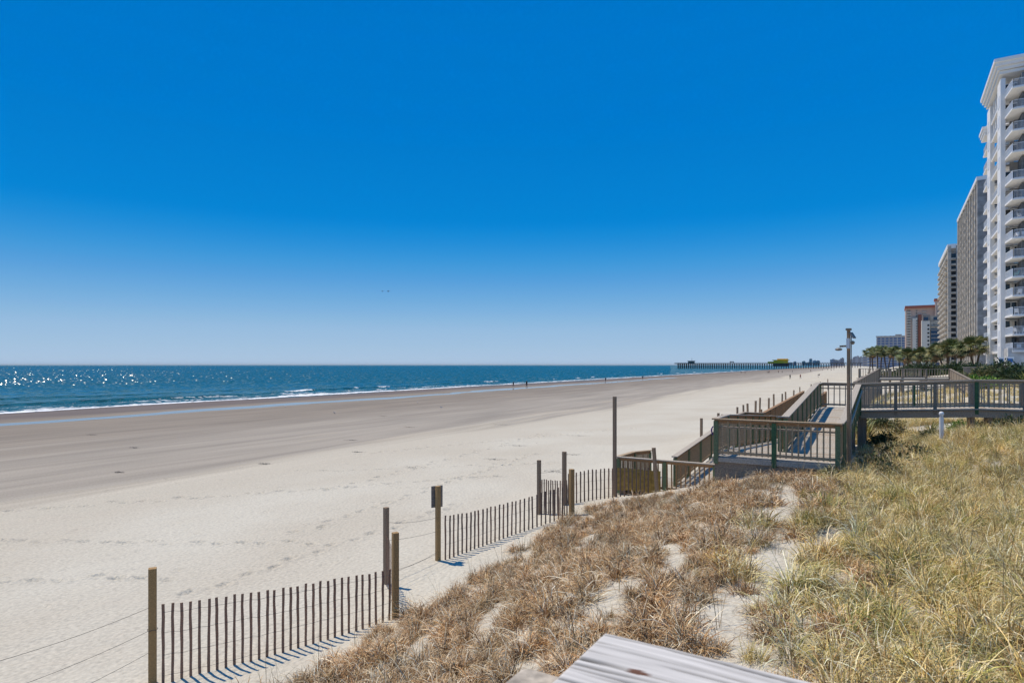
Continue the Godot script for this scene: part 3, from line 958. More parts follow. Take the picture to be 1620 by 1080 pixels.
func make_fences() -> void:
	M_chamfer = chamfered(0.08)
	M_slat = [slat_mesh(1), slat_mesh(2), slat_mesh(3)]
	var brown := [M.slat, M.slat, M.slat_red]
	var dark := [M.slat_dark, M.slat_dark, M.slat]
	# first run, with the wires that come in from the left
	var b := Vector3(5.7, -9.9, 2.0)
	var o := timber_thing("sand_fence", "brown slat sand fence between a squared post and a shorter post in the grass", "fence", b)
	fence_post(o, b, 5.62, -9.98, 3.80, M.wood_post, 0.115, 0.55)
	fence_post(o, b, 9.2, -8.12, 3.80, M.wood_post, 0.115, 0.5)
	slat_run(o, b, Vector2(5.72, -9.86), Vector2(9.12, -8.2), 30, 1.24, 0.98, brown)
	for k in [[3.20, 3.34], [2.84, 2.9], [2.50, 2.45]]:
		part(o, "wire", sag(lo(b, 5.62, -9.98, k[0]), lo(b, 2.4, -9.75, k[1]), 0.10), M.wire)
	fence_post(o, b, 2.4, -9.75, 3.75, M.wood_post, 0.1, 0.5)
	part(o, "wire", ring(0.075, 0.004), M.wire, Transform3D(Basis.IDENTITY, lo(b, 5.62, -9.98, 2.84)))
	# its return leg towards the sea
	b = Vector3(10.8, -9.8, 2.1)
	o = timber_thing("sand_fence", "short return leg of slat fence running edge on behind a round topped post", "fence", b)
	fence_post(o, b, 10.85, -9.85, 3.76, M.wood_old, 0.105, 0.2)
	slat_run(o, b, Vector2(9.3, -8.12), Vector2(10.75, -9.75), 17, 1.12, 1.12, brown, 0.05)
	for k in [[3.42, 3.2, 0.06], [3.0, 2.85, 0.03], [2.3, 2.35, 0.08], [2.22, 2.3, 0.02]]:
		part(o, "wire", sag(lo(b, 10.85, -9.85, k[0]), lo(b, 12.6, -9.7, k[1]), k[2]), M.wire)
	# second run, from the post that carries the sign
	b = Vector3(12.6, -9.7, 2.2)
	o = timber_thing("sand_fence", "dark slat sand fence starting at a post with a small metal sign", "fence", b)
	fence_post(o, b, 12.6, -9.72, 3.97, M.wood_post, 0.11, 0.35)
	var sign := part(o, "sign_plate", prism(PackedVector2Array([Vector2(-0.15, -0.008), Vector2(0.15, -0.008), Vector2(0.15, 0.008), Vector2(-0.15, 0.008)]), 0.0, 0.54), M.tin, Transform3D(Basis.from_euler(Vector3(0, 1.02, 0)), lo(b, 12.66, -9.80, 3.42)))
	sign.set_meta("label", "blank back of a small metal sign")
	fence_post(o, b, 16.2, -7.75, 4.05, M.wood_post, 0.125, 0.55)
	slat_run(o, b, Vector2(12.72, -9.58), Vector2(16.1, -7.85), 30, 1.10, 0.9, dark, -0.22)
	# return leg and the next pair of posts
	b = Vector3(16.7, -9.05, 2.6)
	o = timber_thing("sand_fence", "return leg of dark slats from the stout post out to a slim post", "fence", b)
	fence_post(o, b, 16.75, -9.1, 4.13, M.wood_old, 0.1, 0.15)
	slat_run(o, b, Vector2(16.25, -7.85), Vector2(16.75, -9.0), 13, 1.0, 1.05, dark)
	part(o, "wire", sag(lo(b, 16.75, -9.1, 3.75), lo(b, 17.7, -8.72, 3.8), 0.05), M.wire)
	b = Vector3(17.7, -8.7, 2.7)
	o = timber_thing("sand_fence", "dark slat fence leading up to the tall pole by the low landing", "fence", b)
	fence_post(o, b, 17.7, -8.72, 4.30, M.wood_old, 0.11, 0.25)
	slat_run(o, b, Vector2(17.75, -8.6), Vector2(19.25, -6.55), 21, 0.98, 0.9, dark)
	b = Vector3(19.05, -7.62, 2.8)
	o = timber_thing("tall_pole", "tall slim wooden pole standing above the slat fence", "pole", b)
	fence_post(o, b, 19.12, -7.62, 5.98, M.wood_old, 0.1, 0.2)
	b = Vector3(19.2, -6.25, 2.9)
	o = timber_thing("leaning_post", "short grey post leaning in front of the low landing rail", "post", b)
	fence_post(o, b, 19.3, -6.25, 4.40, M.wood_old, 0.095, 0.3, Vector2(0.0, -0.14))
	# the line of posts going on along the dune
	for k in [[33.0, -8.4, 4.25], [36.3, -8.3, 4.3], [36.8, -8.2, 4.2], [41.4, -8.3, 4.35], [43.0, -8.2, 4.4], [45.5, -8.4, 4.35], [46.4, -8.1, 4.5], [46.8, -7.8, 3.9], [51.0, -8.6, 4.5], [52.0, -8.1, 4.45], [58.0, -8.6, 4.5], [59.0, -8.1, 4.5], [66.0, -8.7, 4.4], [68.0, -8.3, 4.5], [78.0, -8.8, 4.5], [90.0, -8.8, 4.5], [104.0, -9.0, 4.5], [120.0, -9.2, 4.6]]:
		b = Vector3(k[0], k[1], G(k[0], k[1]).y)
		o = timber_thing("fence_post", "bare grey post in the row along the beach side of the ramps", "post", b, "posts in a row along the upper beach")
		fence_post(o, b, k[0], k[1], k[2], M.wood_old, 0.11, rng.randf() * 1.5, Vector2(rng.randf_range(-0.06, 0.06), rng.randf_range(-0.06, 0.06)))

func ring(r: float, thick: float) -> ArrayMesh:
	var pts := []
	for i in 13: pts.append(Vector3(cos(TAU * i / 12.0) * r, 0.01 * sin(i * 2.0), sin(TAU * i / 12.0) * r))
	return tube(pts, [thick], 4)

func lathe(outline: Array, sides := 14) -> ArrayMesh:
	var st := SurfaceTool.new()
	st.begin(Mesh.PRIMITIVE_TRIANGLES)
	st.set_smooth_group(0)
	for i in outline.size() - 1:
		for j in sides:
			var a := TAU * j / sides
			var c := TAU * (j + 1) / sides
			var q := []
			for e in [[outline[i], a], [outline[i], c], [outline[i + 1], c], [outline[i + 1], a]]:
				q.append(Vector3(e[0].x * cos(e[1]), e[0].y, e[0].x * sin(e[1])))
			for k in [0, 1, 2, 0, 2, 3]: st.add_vertex(q[k])
	st.generate_normals()
	return st.commit()

func make_small_things() -> void:
	# lamp pole beside the ramp
	var b := Vector3(17.75, -0.9, G(17.75, -0.9).y)
	var o := timber_thing("lamp_pole", "wooden pole with a side arm lamp, a white box and a flood light", "lamp", b)
	fence_post(o, b, 17.75, -0.9, 7.86, M.wood_old, 0.066, 0.3)
	var up := 7.3 - b.z
	var cap := part(o, "pole_cap", M_chamfer, M.wood_dark, Transform3D(Basis.from_scale(Vector3(0.13, 0.05, 0.13)), Vector3(0, 7.88 - b.z, 0)))
	cap.set_meta("label", "dark cap on the pole top")
	var arm := beam(o, "lamp_arm", Vector3(0, up + 0.17, 0), Vector3(-0.2, up + 0.16, 0.02), 0.03, 0.045, M.wood_dark)
	var lamp := part(o, "lamp_head", lathe([Vector2(0.0, 0.05), Vector2(0.05, 0.045), Vector2(0.10, 0.01), Vector2(0.105, -0.02), Vector2(0.06, -0.045), Vector2(0.0, -0.05)]), M.tin, Transform3D(Basis.from_scale(Vector3(0.8, 0.75, 0.8)), Vector3(-0.22, up + 0.09, 0.02)))
	sub(arm, lamp)
	box(o, "junction_box", Vector3(-0.01, up + 0.23, 0.075), Vector3(0.075, 0.25, 0.06), M.white_metal)
	beam(o, "flood_light", Vector3(0.05, up + 0.5, 0.0), Vector3(0.13, up + 0.36, 0.04), 0.12, 0.03, M.tin)
	part(o, "camera_bulb", lathe([Vector2(0, 0.05), Vector2(0.04, 0.03), Vector2(0.05, 0), Vector2(0.03, -0.04), Vector2(0, -0.05)]), M.wood_dark, Transform3D(Basis.IDENTITY, Vector3(0.09, up + 0.25, 0.02)))
	part(o, "conduit", tube([Vector3(0.06, -0.1, 0.05), Vector3(0.06, up, 0.05), Vector3(0.06, up + 0.5, 0.04)], [0.012], 5), M.tin)
	# white marker post in the grass
	b = Vector3(24.1, 1.37, G(24.1, 1.37).y)
	var lift := 5.36 - b.z
	o = timber_thing("marker_post", "white pipe post with a round ball cap standing in the dune grass", "post", b)
	part(o, "pipe", tube([Vector3(0, -0.2, 0), Vector3(0, lift - 0.04, 0), Vector3(0, lift, 0)], [0.062, 0.062, 0.05], 12), M.white_metal)
	part(o, "ball_cap", lathe([Vector2(0.0, 0.15), Vector2(0.05, 0.135), Vector2(0.07, 0.09), Vector2(0.068, 0.05), Vector2(0.045, 0.01), Vector2(0.05, -0.02), Vector2(0.0, -0.02)]), M.white_metal, Transform3D(Basis.IDENTITY, Vector3(0, lift + 0.02, 0)))
	# purple cloth caught on the landing rail
	b = Vector3(17.7, -4.15, 5.2)
	var v := PackedVector3Array()
	var idx := PackedInt32Array()
	for i in 7:
		for j in 5:
			var f := i / 6.0
			var a := j / 4.0 - 0.5
			v.append(Vector3(-0.03 - 0.05 * sin(f * 3.0) - 0.02 * cos(a * 9.0), 0.12 - 0.24 * f, a * (0.16 - 0.09 * f) + 0.02 * sin(f * 7.0)))
	for i in 6:
		for j in 4:
			var k := i * 5 + j
			idx.append_array([k, k + 1, k + 5, k + 1, k + 6, k + 5])
	var st := SurfaceTool.new()
	st.begin(Mesh.PRIMITIVE_TRIANGLES)
	st.set_smooth_group(0)
	for i in idx: st.add_vertex(v[i])
	st.generate_normals()
	var cl := part(self, "hanging_cloth", st.commit(), M.purple, Transform3D(Basis(Vector3.UP, yaw()), P(b.x, b.y, b.z)))
	tag(cl, "small purple cloth hanging outside the green corner post", "cloth")
	# gulls
	for k in [[Vector3(-20.5, 18.6, -100), 0.3], [Vector3(-19.6, 18.6, -100), 0.8]]:
		var g := bird(k[0], k[1], true)
		g.scale = Vector3.ONE * 1.0
	for i in 24:
		var s := rng.randf_range(185.0, 265.0)
		var p := shore(s, -80.0 + rng.randf_range(-5.0, 5.0))
		p.y = maxf(ground_y(p.x, p.z), 0.262)
		bird(p, rng.randf() * TAU, false)
	for k in [[62, -60], [75, -52], [88, -66], [70, -78]]:
		var p := shore(k[0], k[1])
		p.y = ground_y(p.x, p.z)
		bird(p, rng.randf() * TAU, false)
	# dark weed lumps lying on the sand, each one a tangle
	for k in [[26.5, -20.0, 0.5], [30.5, -17.5, 0.45], [37.0, -19.5, 0.6], [33.5, -14.0, 0.5], [27.5, -12.5, 0.6], [44.0, -18.0, 0.6], [25.0, -29.5, 0.35], [37.0, -34.0, 0.4], [48.0, -37.0, 0.5], [60.0, -50.0, 0.5], [20.0, -35.0, 0.25], [28.0, -47.0, 0.3], [33.0, -62.0, 0.4], [52.0, -29.0, 0.7], [31.0, -28.0, 0.3]]:
		var p := shore(k[0], k[1])
		p.y = ground_y(p.x, p.z)
		var w := part(self, "seaweed_clump", weed(k[2] * 1.6, int(k[0] * 10.0)), M.bird_dark, Transform3D(Basis(Vector3.UP, -0.5), p))
		tag(w, "small dark clump of dried seaweed lying on the beach sand", "seaweed", "seaweed scraps on the sand")

func weed(r: float, seed_: int) -> ArrayMesh:
	var g := RandomNumberGenerator.new()
	g.seed = seed_
	var st := SurfaceTool.new()
	st.begin(Mesh.PRIMITIVE_TRIANGLES)
	st.set_smooth_group(-1)
	for i in 150:
		var c := Vector3(g.randfn(0.0, 0.5) * r, g.randf_range(0.0, 0.02), g.randfn(0.0, 0.22) * r)
		var d := Vector3(g.randf_range(-1, 1), g.randf_range(0.0, 0.5), g.randf_range(-0.6, 0.6)) * 0.09
		var e := d.cross(Vector3.UP).normalized() * 0.012
		for q in [c - e, c + e, c + d]: st.add_vertex(q)
	st.generate_normals()
	return st.commit()

var bird_mesh := {}

func bird(at: Vector3, turn: float, flying: bool) -> Node3D:
	var o := thing("gull" if flying else "shore_bird", "gull flying over the sea" if flying else "small shore bird standing on the wet sand", "bird", at, turn, "gulls in the air" if flying else "birds on the wet sand")
	if not bird_mesh.has("body"):
		bird_mesh.body = tube([Vector3(0, 0, -0.22), Vector3(0, 0.01, -0.12), Vector3(0, 0.02, 0), Vector3(0, 0.04, 0.1), Vector3(0, 0.09, 0.16), Vector3(0, 0.10, 0.2), Vector3(0, 0.095, 0.26)], [0.006, 0.035, 0.065, 0.055, 0.035, 0.036, 0.004], 8)
		for e in [-1.0, 1.0]:
			var st := SurfaceTool.new()
			st.begin(Mesh.PRIMITIVE_TRIANGLES)
			for q in [Vector3(0.04, 0.03, 0.08), Vector3(0.26, 0.12, 0.12), Vector3(0.04, 0.03, -0.06), Vector3(0.26, 0.12, 0.12), Vector3(0.27, 0.12, 0.0), Vector3(0.04, 0.03, -0.06), Vector3(0.26, 0.12, 0.12), Vector3(0.58, 0.05, -0.04), Vector3(0.27, 0.12, 0.0)]:
				st.add_vertex(Vector3(q.x * e, q.y, q.z))
			st.generate_normals()
			bird_mesh["wing%d" % int(e)] = st.commit()
		bird_mesh.leg = tube([Vector3(0, 0, 0), Vector3(0, -0.12, 0.01)], [0.007], 4)
	var mt: Material = M.bird_dark if flying else M.bird_pale
	var lift := Transform3D(Basis.IDENTITY, Vector3.ZERO if flying else Vector3(0, 0.17, 0))
	part(o, "body", bird_mesh.body, mt, lift)
	if flying:
		part(o, "wing", bird_mesh["wing-1"], mt)
		part(o, "wing", bird_mesh["wing1"], mt)
	else:
		for e in [-0.03, 0.03]: part(o, "leg", bird_mesh.leg, M.bird_dark, Transform3D(Basis.IDENTITY, Vector3(e, 0.12, 0)))
	return o

# ---------------------------------------------------------------- people: one smooth skin over tapered bones (surface nets)
func skin(bones: Array, cell: float) -> ArrayMesh:
	# bones: [from, to, radius from, radius to, colour]
	var lo_c := Vector3.INF
	var hi_c := -Vector3.INF
	for b in bones:
		for e in 2:
			lo_c = lo_c.min(b[e] - Vector3.ONE * (b[2 + e] + cell * 2.0))
			hi_c = hi_c.max(b[e] + Vector3.ONE * (b[2 + e] + cell * 2.0))
	var d := Vector3i(((hi_c - lo_c) / cell).ceil()) + Vector3i.ONE * 2
	var f := PackedFloat32Array()
	f.resize(d.x * d.y * d.z)
	f.fill(1.0)
	var near := PackedInt32Array()
	near.resize(f.size())
	var best := PackedFloat32Array()
	best.resize(f.size())
	best.fill(9.0)
	for n in bones.size():
		var b: Array = bones[n]
		var r := maxf(b[2], b[3]) + cell * 2.5
		var a := Vector3i(((b[0].min(b[1]) - Vector3.ONE * r - lo_c) / cell).floor()).clamp(Vector3i.ZERO, d - Vector3i.ONE)
		var z := Vector3i(((b[0].max(b[1]) + Vector3.ONE * r - lo_c) / cell).ceil()).clamp(Vector3i.ZERO, d - Vector3i.ONE)
		var ax: Vector3 = b[1] - b[0]
		var l2 := maxf(ax.length_squared(), 1e-6)
		for x in range(a.x, z.x + 1):
			for y in range(a.y, z.y + 1):
				for w in range(a.z, z.z + 1):
					var p := lo_c + Vector3(x, y, w) * cell
					var h := clampf((p - b[0]).dot(ax) / l2, 0.0, 1.0)
					var q: float = (p - b[0] - ax * h).length() - lerpf(b[2], b[3], h)
					var k := (x * d.y + y) * d.z + w
					if q < best[k]:
						best[k] = q
						near[k] = n
					var m := maxf(0.05 - absf(f[k] - q), 0.0) / 0.05
					f[k] = minf(f[k], q) - m * m * 0.0125
	var id := PackedInt32Array()
	id.resize(f.size())
	id.fill(-1)
	var v := PackedVector3Array()
	var c := PackedColorArray()
	for x in d.x - 1:
		for y in d.y - 1:
			for w in d.z - 1:
				var k := (x * d.y + y) * d.z + w
				var sum := Vector3.ZERO
				var cnt := 0
				var cs := []
				for e in 8:
					cs.append(f[((x + (e & 1)) * d.y + y + ((e >> 1) & 1)) * d.z + w + (e >> 2)])
				for e in [[0, 1], [2, 3], [4, 5], [6, 7], [0, 2], [1, 3], [4, 6], [5, 7], [0, 4], [1, 5], [2, 6], [3, 7]]:
					if (cs[e[0]] < 0.0) != (cs[e[1]] < 0.0):
						var t: float = cs[e[0]] / (cs[e[0]] - cs[e[1]])
						var p0 := Vector3(e[0] & 1, (e[0] >> 1) & 1, e[0] >> 2)
						var p1 := Vector3(e[1] & 1, (e[1] >> 1) & 1, e[1] >> 2)
						sum += p0.lerp(p1, t)
						cnt += 1
				if cnt:
					id[k] = v.size()
					v.append(lo_c + (Vector3(x, y, w) + sum / cnt) * cell)
					c.append(bones[near[k]][4])
	var idx := PackedInt32Array()
	var sx := d.y * d.z
	var sy := d.z
	for x in range(1, d.x - 1):
		for y in range(1, d.y - 1):
			for w in range(1, d.z - 1):
				var k := (x * d.y + y) * d.z + w
				for e in [[sx, sy, 1], [sy, 1, sx], [1, sx, sy]]:
					if (f[k] < 0.0) != (f[k + e[0]] < 0.0):
						var q := [id[k], id[k - e[1]], id[k - e[1] - e[2]], id[k - e[2]]]
						if q.min() >= 0:
							if f[k] < 0.0: idx.append_array([q[0], q[2], q[1], q[0], q[3], q[2]])
							else: idx.append_array([q[0], q[1], q[2], q[0], q[2], q[3]])
	var n := PackedVector3Array()
	n.resize(v.size())
	for i in range(0, idx.size(), 3):
		var g := (v[idx[i + 2]] - v[idx[i]]).cross(v[idx[i + 1]] - v[idx[i]])
		for j in 3: n[idx[i + j]] += g
	for i in n.size(): n[i] = n[i].normalized()
	return arrays(v, n, idx, c)

func figure(pose: String, coat: Color, legs: Color, hair: Color) -> ArrayMesh:
	var flesh := Color(0.42, 0.25, 0.17)
	var b := []
	var stride := 0.22 if pose == "walk" else 0.05
	var hip := Vector3(0, 0.92, 0)
	var lean := Vector3(0, 0, 0.03)
	if pose == "bend":
		lean = Vector3(0, -0.28, 0.42)
	var chest := Vector3(0, 1.34, 0.0) + lean
	var neck := Vector3(0, 1.48, 0.0) + lean * 1.25
	var head := Vector3(0, 1.63, 0.03) + lean * 1.5
	for e in [-1.0, 1.0]:
		var knee := Vector3(e * 0.11, 0.49, stride * 0.55 * e + 0.04)
		var heel := Vector3(e * 0.12, 0.075, stride * e - (0.06 if e < 0 else 0.0))
		b.append([Vector3(e * 0.095, 0.90, 0), knee, 0.095, 0.062, legs])
		b.append([knee, heel, 0.062, 0.042, legs])
		b.append([heel - Vector3(0, 0.03, 0.03), heel + Vector3(e * 0.02, -0.035, 0.15), 0.042, 0.034, Color(0.04, 0.035, 0.03)])
		var sh := chest + Vector3(e * 0.19, 0.06, 0)
		var elbow := sh + Vector3(e * 0.06, -0.28, -0.10 * stride * 4.0 * e - 0.02)
		var wrist := elbow + Vector3(-e * 0.02, -0.23, 0.10 - 0.06 * e)
		if pose == "bend":
			elbow = sh + Vector3(e * 0.04, -0.29, 0.06)
			wrist = elbow + Vector3(-e * 0.04, -0.24, 0.10)
		b.append([sh, elbow, 0.058, 0.045, coat])
		b.append([elbow, wrist, 0.044, 0.032, coat])
		b.append([wrist, wrist + Vector3(0, -0.09, 0.03), 0.03, 0.026, flesh])
	b.append([hip + Vector3(-0.06, 0.0, 0), hip + Vector3(0.06, 0.0, 0), 0.125, 0.125, legs])
	b.append([hip + Vector3(0, 0.08, 0), chest, 0.135, 0.155, coat])
	b.append([chest + Vector3(-0.13, 0.06, 0), chest + Vector3(0.13, 0.06, 0), 0.085, 0.085, coat])
	b.append([chest, neck, 0.07, 0.055, flesh])
	b.append([head + Vector3(0, -0.05, 0.015), head + Vector3(0, 0.02, 0), 0.082, 0.10, flesh])
	b.append([head + Vector3(0, 0.04, -0.035), head + Vector3(0, 0.045, 0.0), 0.095, 0.09, hair])
	b.append([head + Vector3(0, -0.02, 0.10), head + Vector3(0, -0.035, 0.115), 0.018, 0.02, flesh])
	return skin(b, 0.03)

func make_people() -> void:
	var navy := Color(0.03, 0.035, 0.05)
	var black := Color(0.02, 0.02, 0.022)
	var shapes := [figure("walk", navy, black, Color(0.04, 0.03, 0.02)), figure("stand", black, navy, Color(0.06, 0.04, 0.02)), figure("walk", Color(0.35, 0.10, 0.08), black, Color(0.10, 0.06, 0.03)), figure("bend", Color(0.06, 0.06, 0.07), Color(0.12, 0.12, 0.13), Color(0.03, 0.02, 0.02))]
	var who := [[0.4, -194.0, 0, 0.9, 0.3, "person in dark clothes, the shorter of two walking beside the surf"], [4.4, -190.0, 1, 1.13, 0.6, "taller person in black standing next to a walker beside the surf"], [36.7, -248.0, 1, 1.05, 2.0, "person in dark clothes alone at the water by the bird flock"], [60.0, -290.0, 0, 1.0, 2.4, "person in dark clothes walking at the water beyond the bird flock"], [107.0, -243.0, 1, 1.05, 0.1, "person in black standing on the dry sand beside a person in red"], [111.0, -243.0, 2, 1.0, 3.0, "person in a red top walking on the dry sand"], [127.0, -262.0, 3, 1.05, 1.4, "person bending forward over the dry sand"]]
	for w in who:
		var o := part(self, "person", shapes[w[2]], M.paint, Transform3D(Basis(Vector3.UP, w[4]).scaled(Vector3.ONE * w[3]), Vector3(w[0], ground_y(w[0], w[1]) - 0.01, w[1])))
		tag(o, w[5], "person", "people on the beach")
	for k in 13:
		var spot: Array = [[195.0, 480.0], [198.0, 490.0], [205.0, 486.0], [208.0, 486.0], [176.0, 485.0], [179.0, 485.0], [222.0, 500.0], [246.0, 520.0], [300.0, 610.0], [306.0, 612.0], [311.0, 610.0], [212.0, 520.0], [283.0, 560.0]][k]
		var o := part(self, "person", shapes[k % 3], M.paint, Transform3D(Basis(Vector3.UP, k * 1.3), Vector3(spot[0], ground_y(spot[0], -spot[1]) - 0.01, -spot[1])))
		tag(o, "distant person in dark clothes strolling on the sand before the pier", "person", "strollers far off near the pier")

# ---------------------------------------------------------------- buildings, in a local frame: x inland, z towards us, the sea side at x = 0
func building(called: String, label: String, s: float, t: float) -> Node3D:
	var g := G(s, t)
	g.y -= 0.6
	return thing(called, label, "building", g, yaw())

func grid_railing(length: float, h: float, pitch: float) -> ArrayMesh:
	var st := SurfaceTool.new()
	st.begin(Mesh.PRIMITIVE_TRIANGLES)
	for i in int(length / pitch) + 1:
		st.append_from(unit_box, 0, Transform3D(Basis.from_scale(Vector3(0.03, h, 0.03)), Vector3(minf(i * pitch, length), h * 0.5, 0)))
	for e in [[0.07, 0.05], [h, 0.06]]:
		st.append_from(unit_box, 0, Transform3D(Basis.from_scale(Vector3(length, e[1], 0.06)), Vector3(length * 0.5, e[0], 0)))
	return st.commit()

func make_white_tower() -> void:
	var o := building("white_tower", "tall white balcony tower with stepped cornice and slim corner pillars", 119.3, 14.15)
	var y0 := o.position.y
	var tops := []
	for v in [542.0, 516.0, 485.0, 454.0, 424.0, 393.0, 362.0, 331.0, 300.0, 268.0, 224.5, 190.5, 156.0, 122.5]:
		tops.append(EYE + (577.0 - v) * 0.0905 - y0 - 1.1)
	var roof: float = 52.6 - y0
	box(o, "wall", Vector3(15.0, roof * 0.5 - 1.0, -10.9), Vector3(24.0, roof - 2.0, 19.8), M.white_wall)
	box(o, "ground_floor_wall", Vector3(13.2, 2.2, -8.6), Vector3(25.6, 4.6, 25.0), M.white_wall)
	for z in [[-1.7, 3.3], [-13.5, 3.6]]:
		var hgt := roof - 2.6
		var p := box(o, "pillar", Vector3(0.3, hgt * 0.5, z[0]), Vector3(0.6, hgt, z[1]), M.white_trim)
		for k in 14:
			box(o, "pillar_panel", Vector3(-0.02, tops[k] - 0.1, z[0]), Vector3(0.06, 1.7, z[1] * 0.45), M.rail_white)
	var bay_rail := grid_railing(8.4, 1.1, 0.16)
	var side_rail := grid_railing(3.9, 1.1, 0.13)
	var front_rail := grid_railing(11.0, 1.1, 0.13)
	var bump_rail := grid_railing(4.4, 1.1, 0.16)
	var south := prism(PackedVector2Array([Vector2(0.0, -0.9), Vector2(0.0, 0.2), Vector2(0.35, 4.0), Vector2(0.6, 4.15), Vector2(12.0, 4.15), Vector2(12.0, -0.9)]), -0.22, 0.0)
	for k in 14:
		var y: float = tops[k]
		# sea side bays between the pillars
		var d := box(o, "balcony", Vector3(1.6, y - 0.14, -7.55), Vector3(2.9, 0.28, 8.3), M.white_trim)
		box(o, "bay_wall", Vector3(2.95, y + 1.3, -7.55), Vector3(0.08, 2.5, 8.3), M.beige)
		sub(d, part(o, "railing", bay_rail, M.rail_white, Transform3D(Basis(Vector3.UP, PI / 2), Vector3(0.3, y, -3.4))))
		box(o, "balcony", Vector3(0.9, y - 0.14, -17.7), Vector3(2.0, 0.28, 4.6), M.white_trim)
		part(o, "railing", bump_rail, M.rail_white, Transform3D(Basis(Vector3.UP, PI / 2), Vector3(0.0, y, -15.5)))
		part(o, "railing", grid_short, M.rail_white, Transform3D(Basis.IDENTITY, Vector3(0.0, y, -19.9)))
		# balconies of the end that faces us
		var front := part(o, "balcony", south, M.white_trim, Transform3D(Basis.IDENTITY, Vector3(0.5, y, 0.0)))
		sub(front, part(o, "railing", side_rail, M.rail_white, Transform3D(Basis(Vector3.UP, -PI / 2 + 0.09), Vector3(0.58, y, 0.2))))
		sub(front, part(o, "railing", front_rail, M.rail_white, Transform3D(Basis.IDENTITY, Vector3(1.1, y, 4.08))))
		var hh: float = (tops[k + 1] if k < 13 else y + 2.9) - y - 0.35
		var door := box(o, "door", Vector3(1.35, y + 1.1, -0.96), Vector3(1.3, 2.2, 0.1), M.dark_glass)
		sub(door, box(o, "door_frame", Vector3(1.35, y + 2.24, -0.93), Vector3(1.5, 0.1, 0.14), M.white_trim))
		sub(door, box(o, "door_frame", Vector3(1.35, y + 1.1, -0.90), Vector3(0.07, 2.2, 0.1), M.white_trim))
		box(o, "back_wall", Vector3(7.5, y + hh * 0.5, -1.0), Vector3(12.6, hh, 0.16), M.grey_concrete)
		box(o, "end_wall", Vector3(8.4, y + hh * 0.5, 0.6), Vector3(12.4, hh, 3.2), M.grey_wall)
		if (k * 7) % 5 < 3: sub(door, box(o, "curtain", Vector3(1.0 + 0.5 * (k % 2), y + 1.1, -0.902), Vector3(0.55, 2.05, 0.02), M.cream if k % 2 else M.white_wall))
		box(o, "window", Vector3(2.9, y + 1.2, -7.6), Vector3(0.1, 2.1, 4.2), M.dark_glass)
		if k in [1, 2, 4, 6]:
			for e in [1.5, 2.4]: balcony_chair(o, Vector3(e, y + 0.01, 2.4 + 0.35 * e), k * 0.7 + e, M.chair_teal if k == 4 and e < 2 else M.chair_plastic)
		elif k in [0, 3, 7]:
			balcony_chair(o, Vector3(1.8, y + 0.01, 3.2), k * 1.1, M.chair_plastic)
	# cornices, in steps
	for st in [[0.0, 0.9, 0.5], [0.5, 0.7, 0.55], [1.05, 0.45, 0.5], [1.6, 0.2, 0.45]]:
		var w: float = st[1]
		box(o, "cornice", Vector3(12.4 - w * 0.5, roof - st[0] - 0.25, -7.2), Vector3(24.8 + w, st[2], 14.8 + 2.6 * w), M.white_trim)
	for st in [[0.0, 0.5, 0.45], [0.5, 0.35, 0.45], [1.0, 0.2, 0.45]]:
		box(o, "cornice", Vector3(1.0 - st[1] * 0.5, roof - 5.0 - st[0], -17.6), Vector3(2.4 + st[1], st[2], 4.2 + st[1]), M.white_trim)
	for z in [-4.6, -6.6, -8.6, -10.6]:
		box(o, "mullion", Vector3(0.6, roof - 5.2, z), Vector3(0.5, 6.0, 0.4), M.white_trim)
	box(o, "parapet", Vector3(13.0, roof + 0.2, -9.5), Vector3(22.0, 0.8, 17.0), M.white_wall)
	# retaining wall and signs in front
	var rw := thing("garden_wall", "low brown retaining wall below the white tower", "wall", G(112.0, 22.0), yaw())
	box(rw, "wall_face", Vector3(4.0, 0.3, 0.0), Vector3(34.0, 1.6, 0.4), M.retaining)
	box(rw, "coping", Vector3(4.0, 1.14, 0.0), Vector3(34.2, 0.09, 0.5), M.beige)
	for k in [[13.5, "white notice board with a dark blue panel on a thin stake"], [14.5, "wider white notice board with a bright blue panel at the tower foot"]]:
		var g := G(113.0, k[0])
		var so := thing("notice_board", k[1], "sign", P(113.0, k[0], g.y), yaw())
		var wide := 0.6 if k[0] < 14.0 else 0.85
		box(so, "stake", Vector3(0, 0.9, -0.07), Vector3(0.1, 2.6, 0.08), M.white_trim)
		var plate := box(so, "board", Vector3(0, 2.0, 0), Vector3(wide, 1.15, 0.06), M.white_trim)
		sub(plate, box(so, "blue_panel", Vector3(0, 2.08, 0.04), Vector3(wide * 0.72, 0.5, 0.03), M.sign_blue))
		sub(plate, box(so, "print_line", Vector3(0, 1.65, 0.04), Vector3(wide * 0.6, 0.07, 0.02), M.grey_wall))

var grid_short: ArrayMesh
var chair_parts := {}

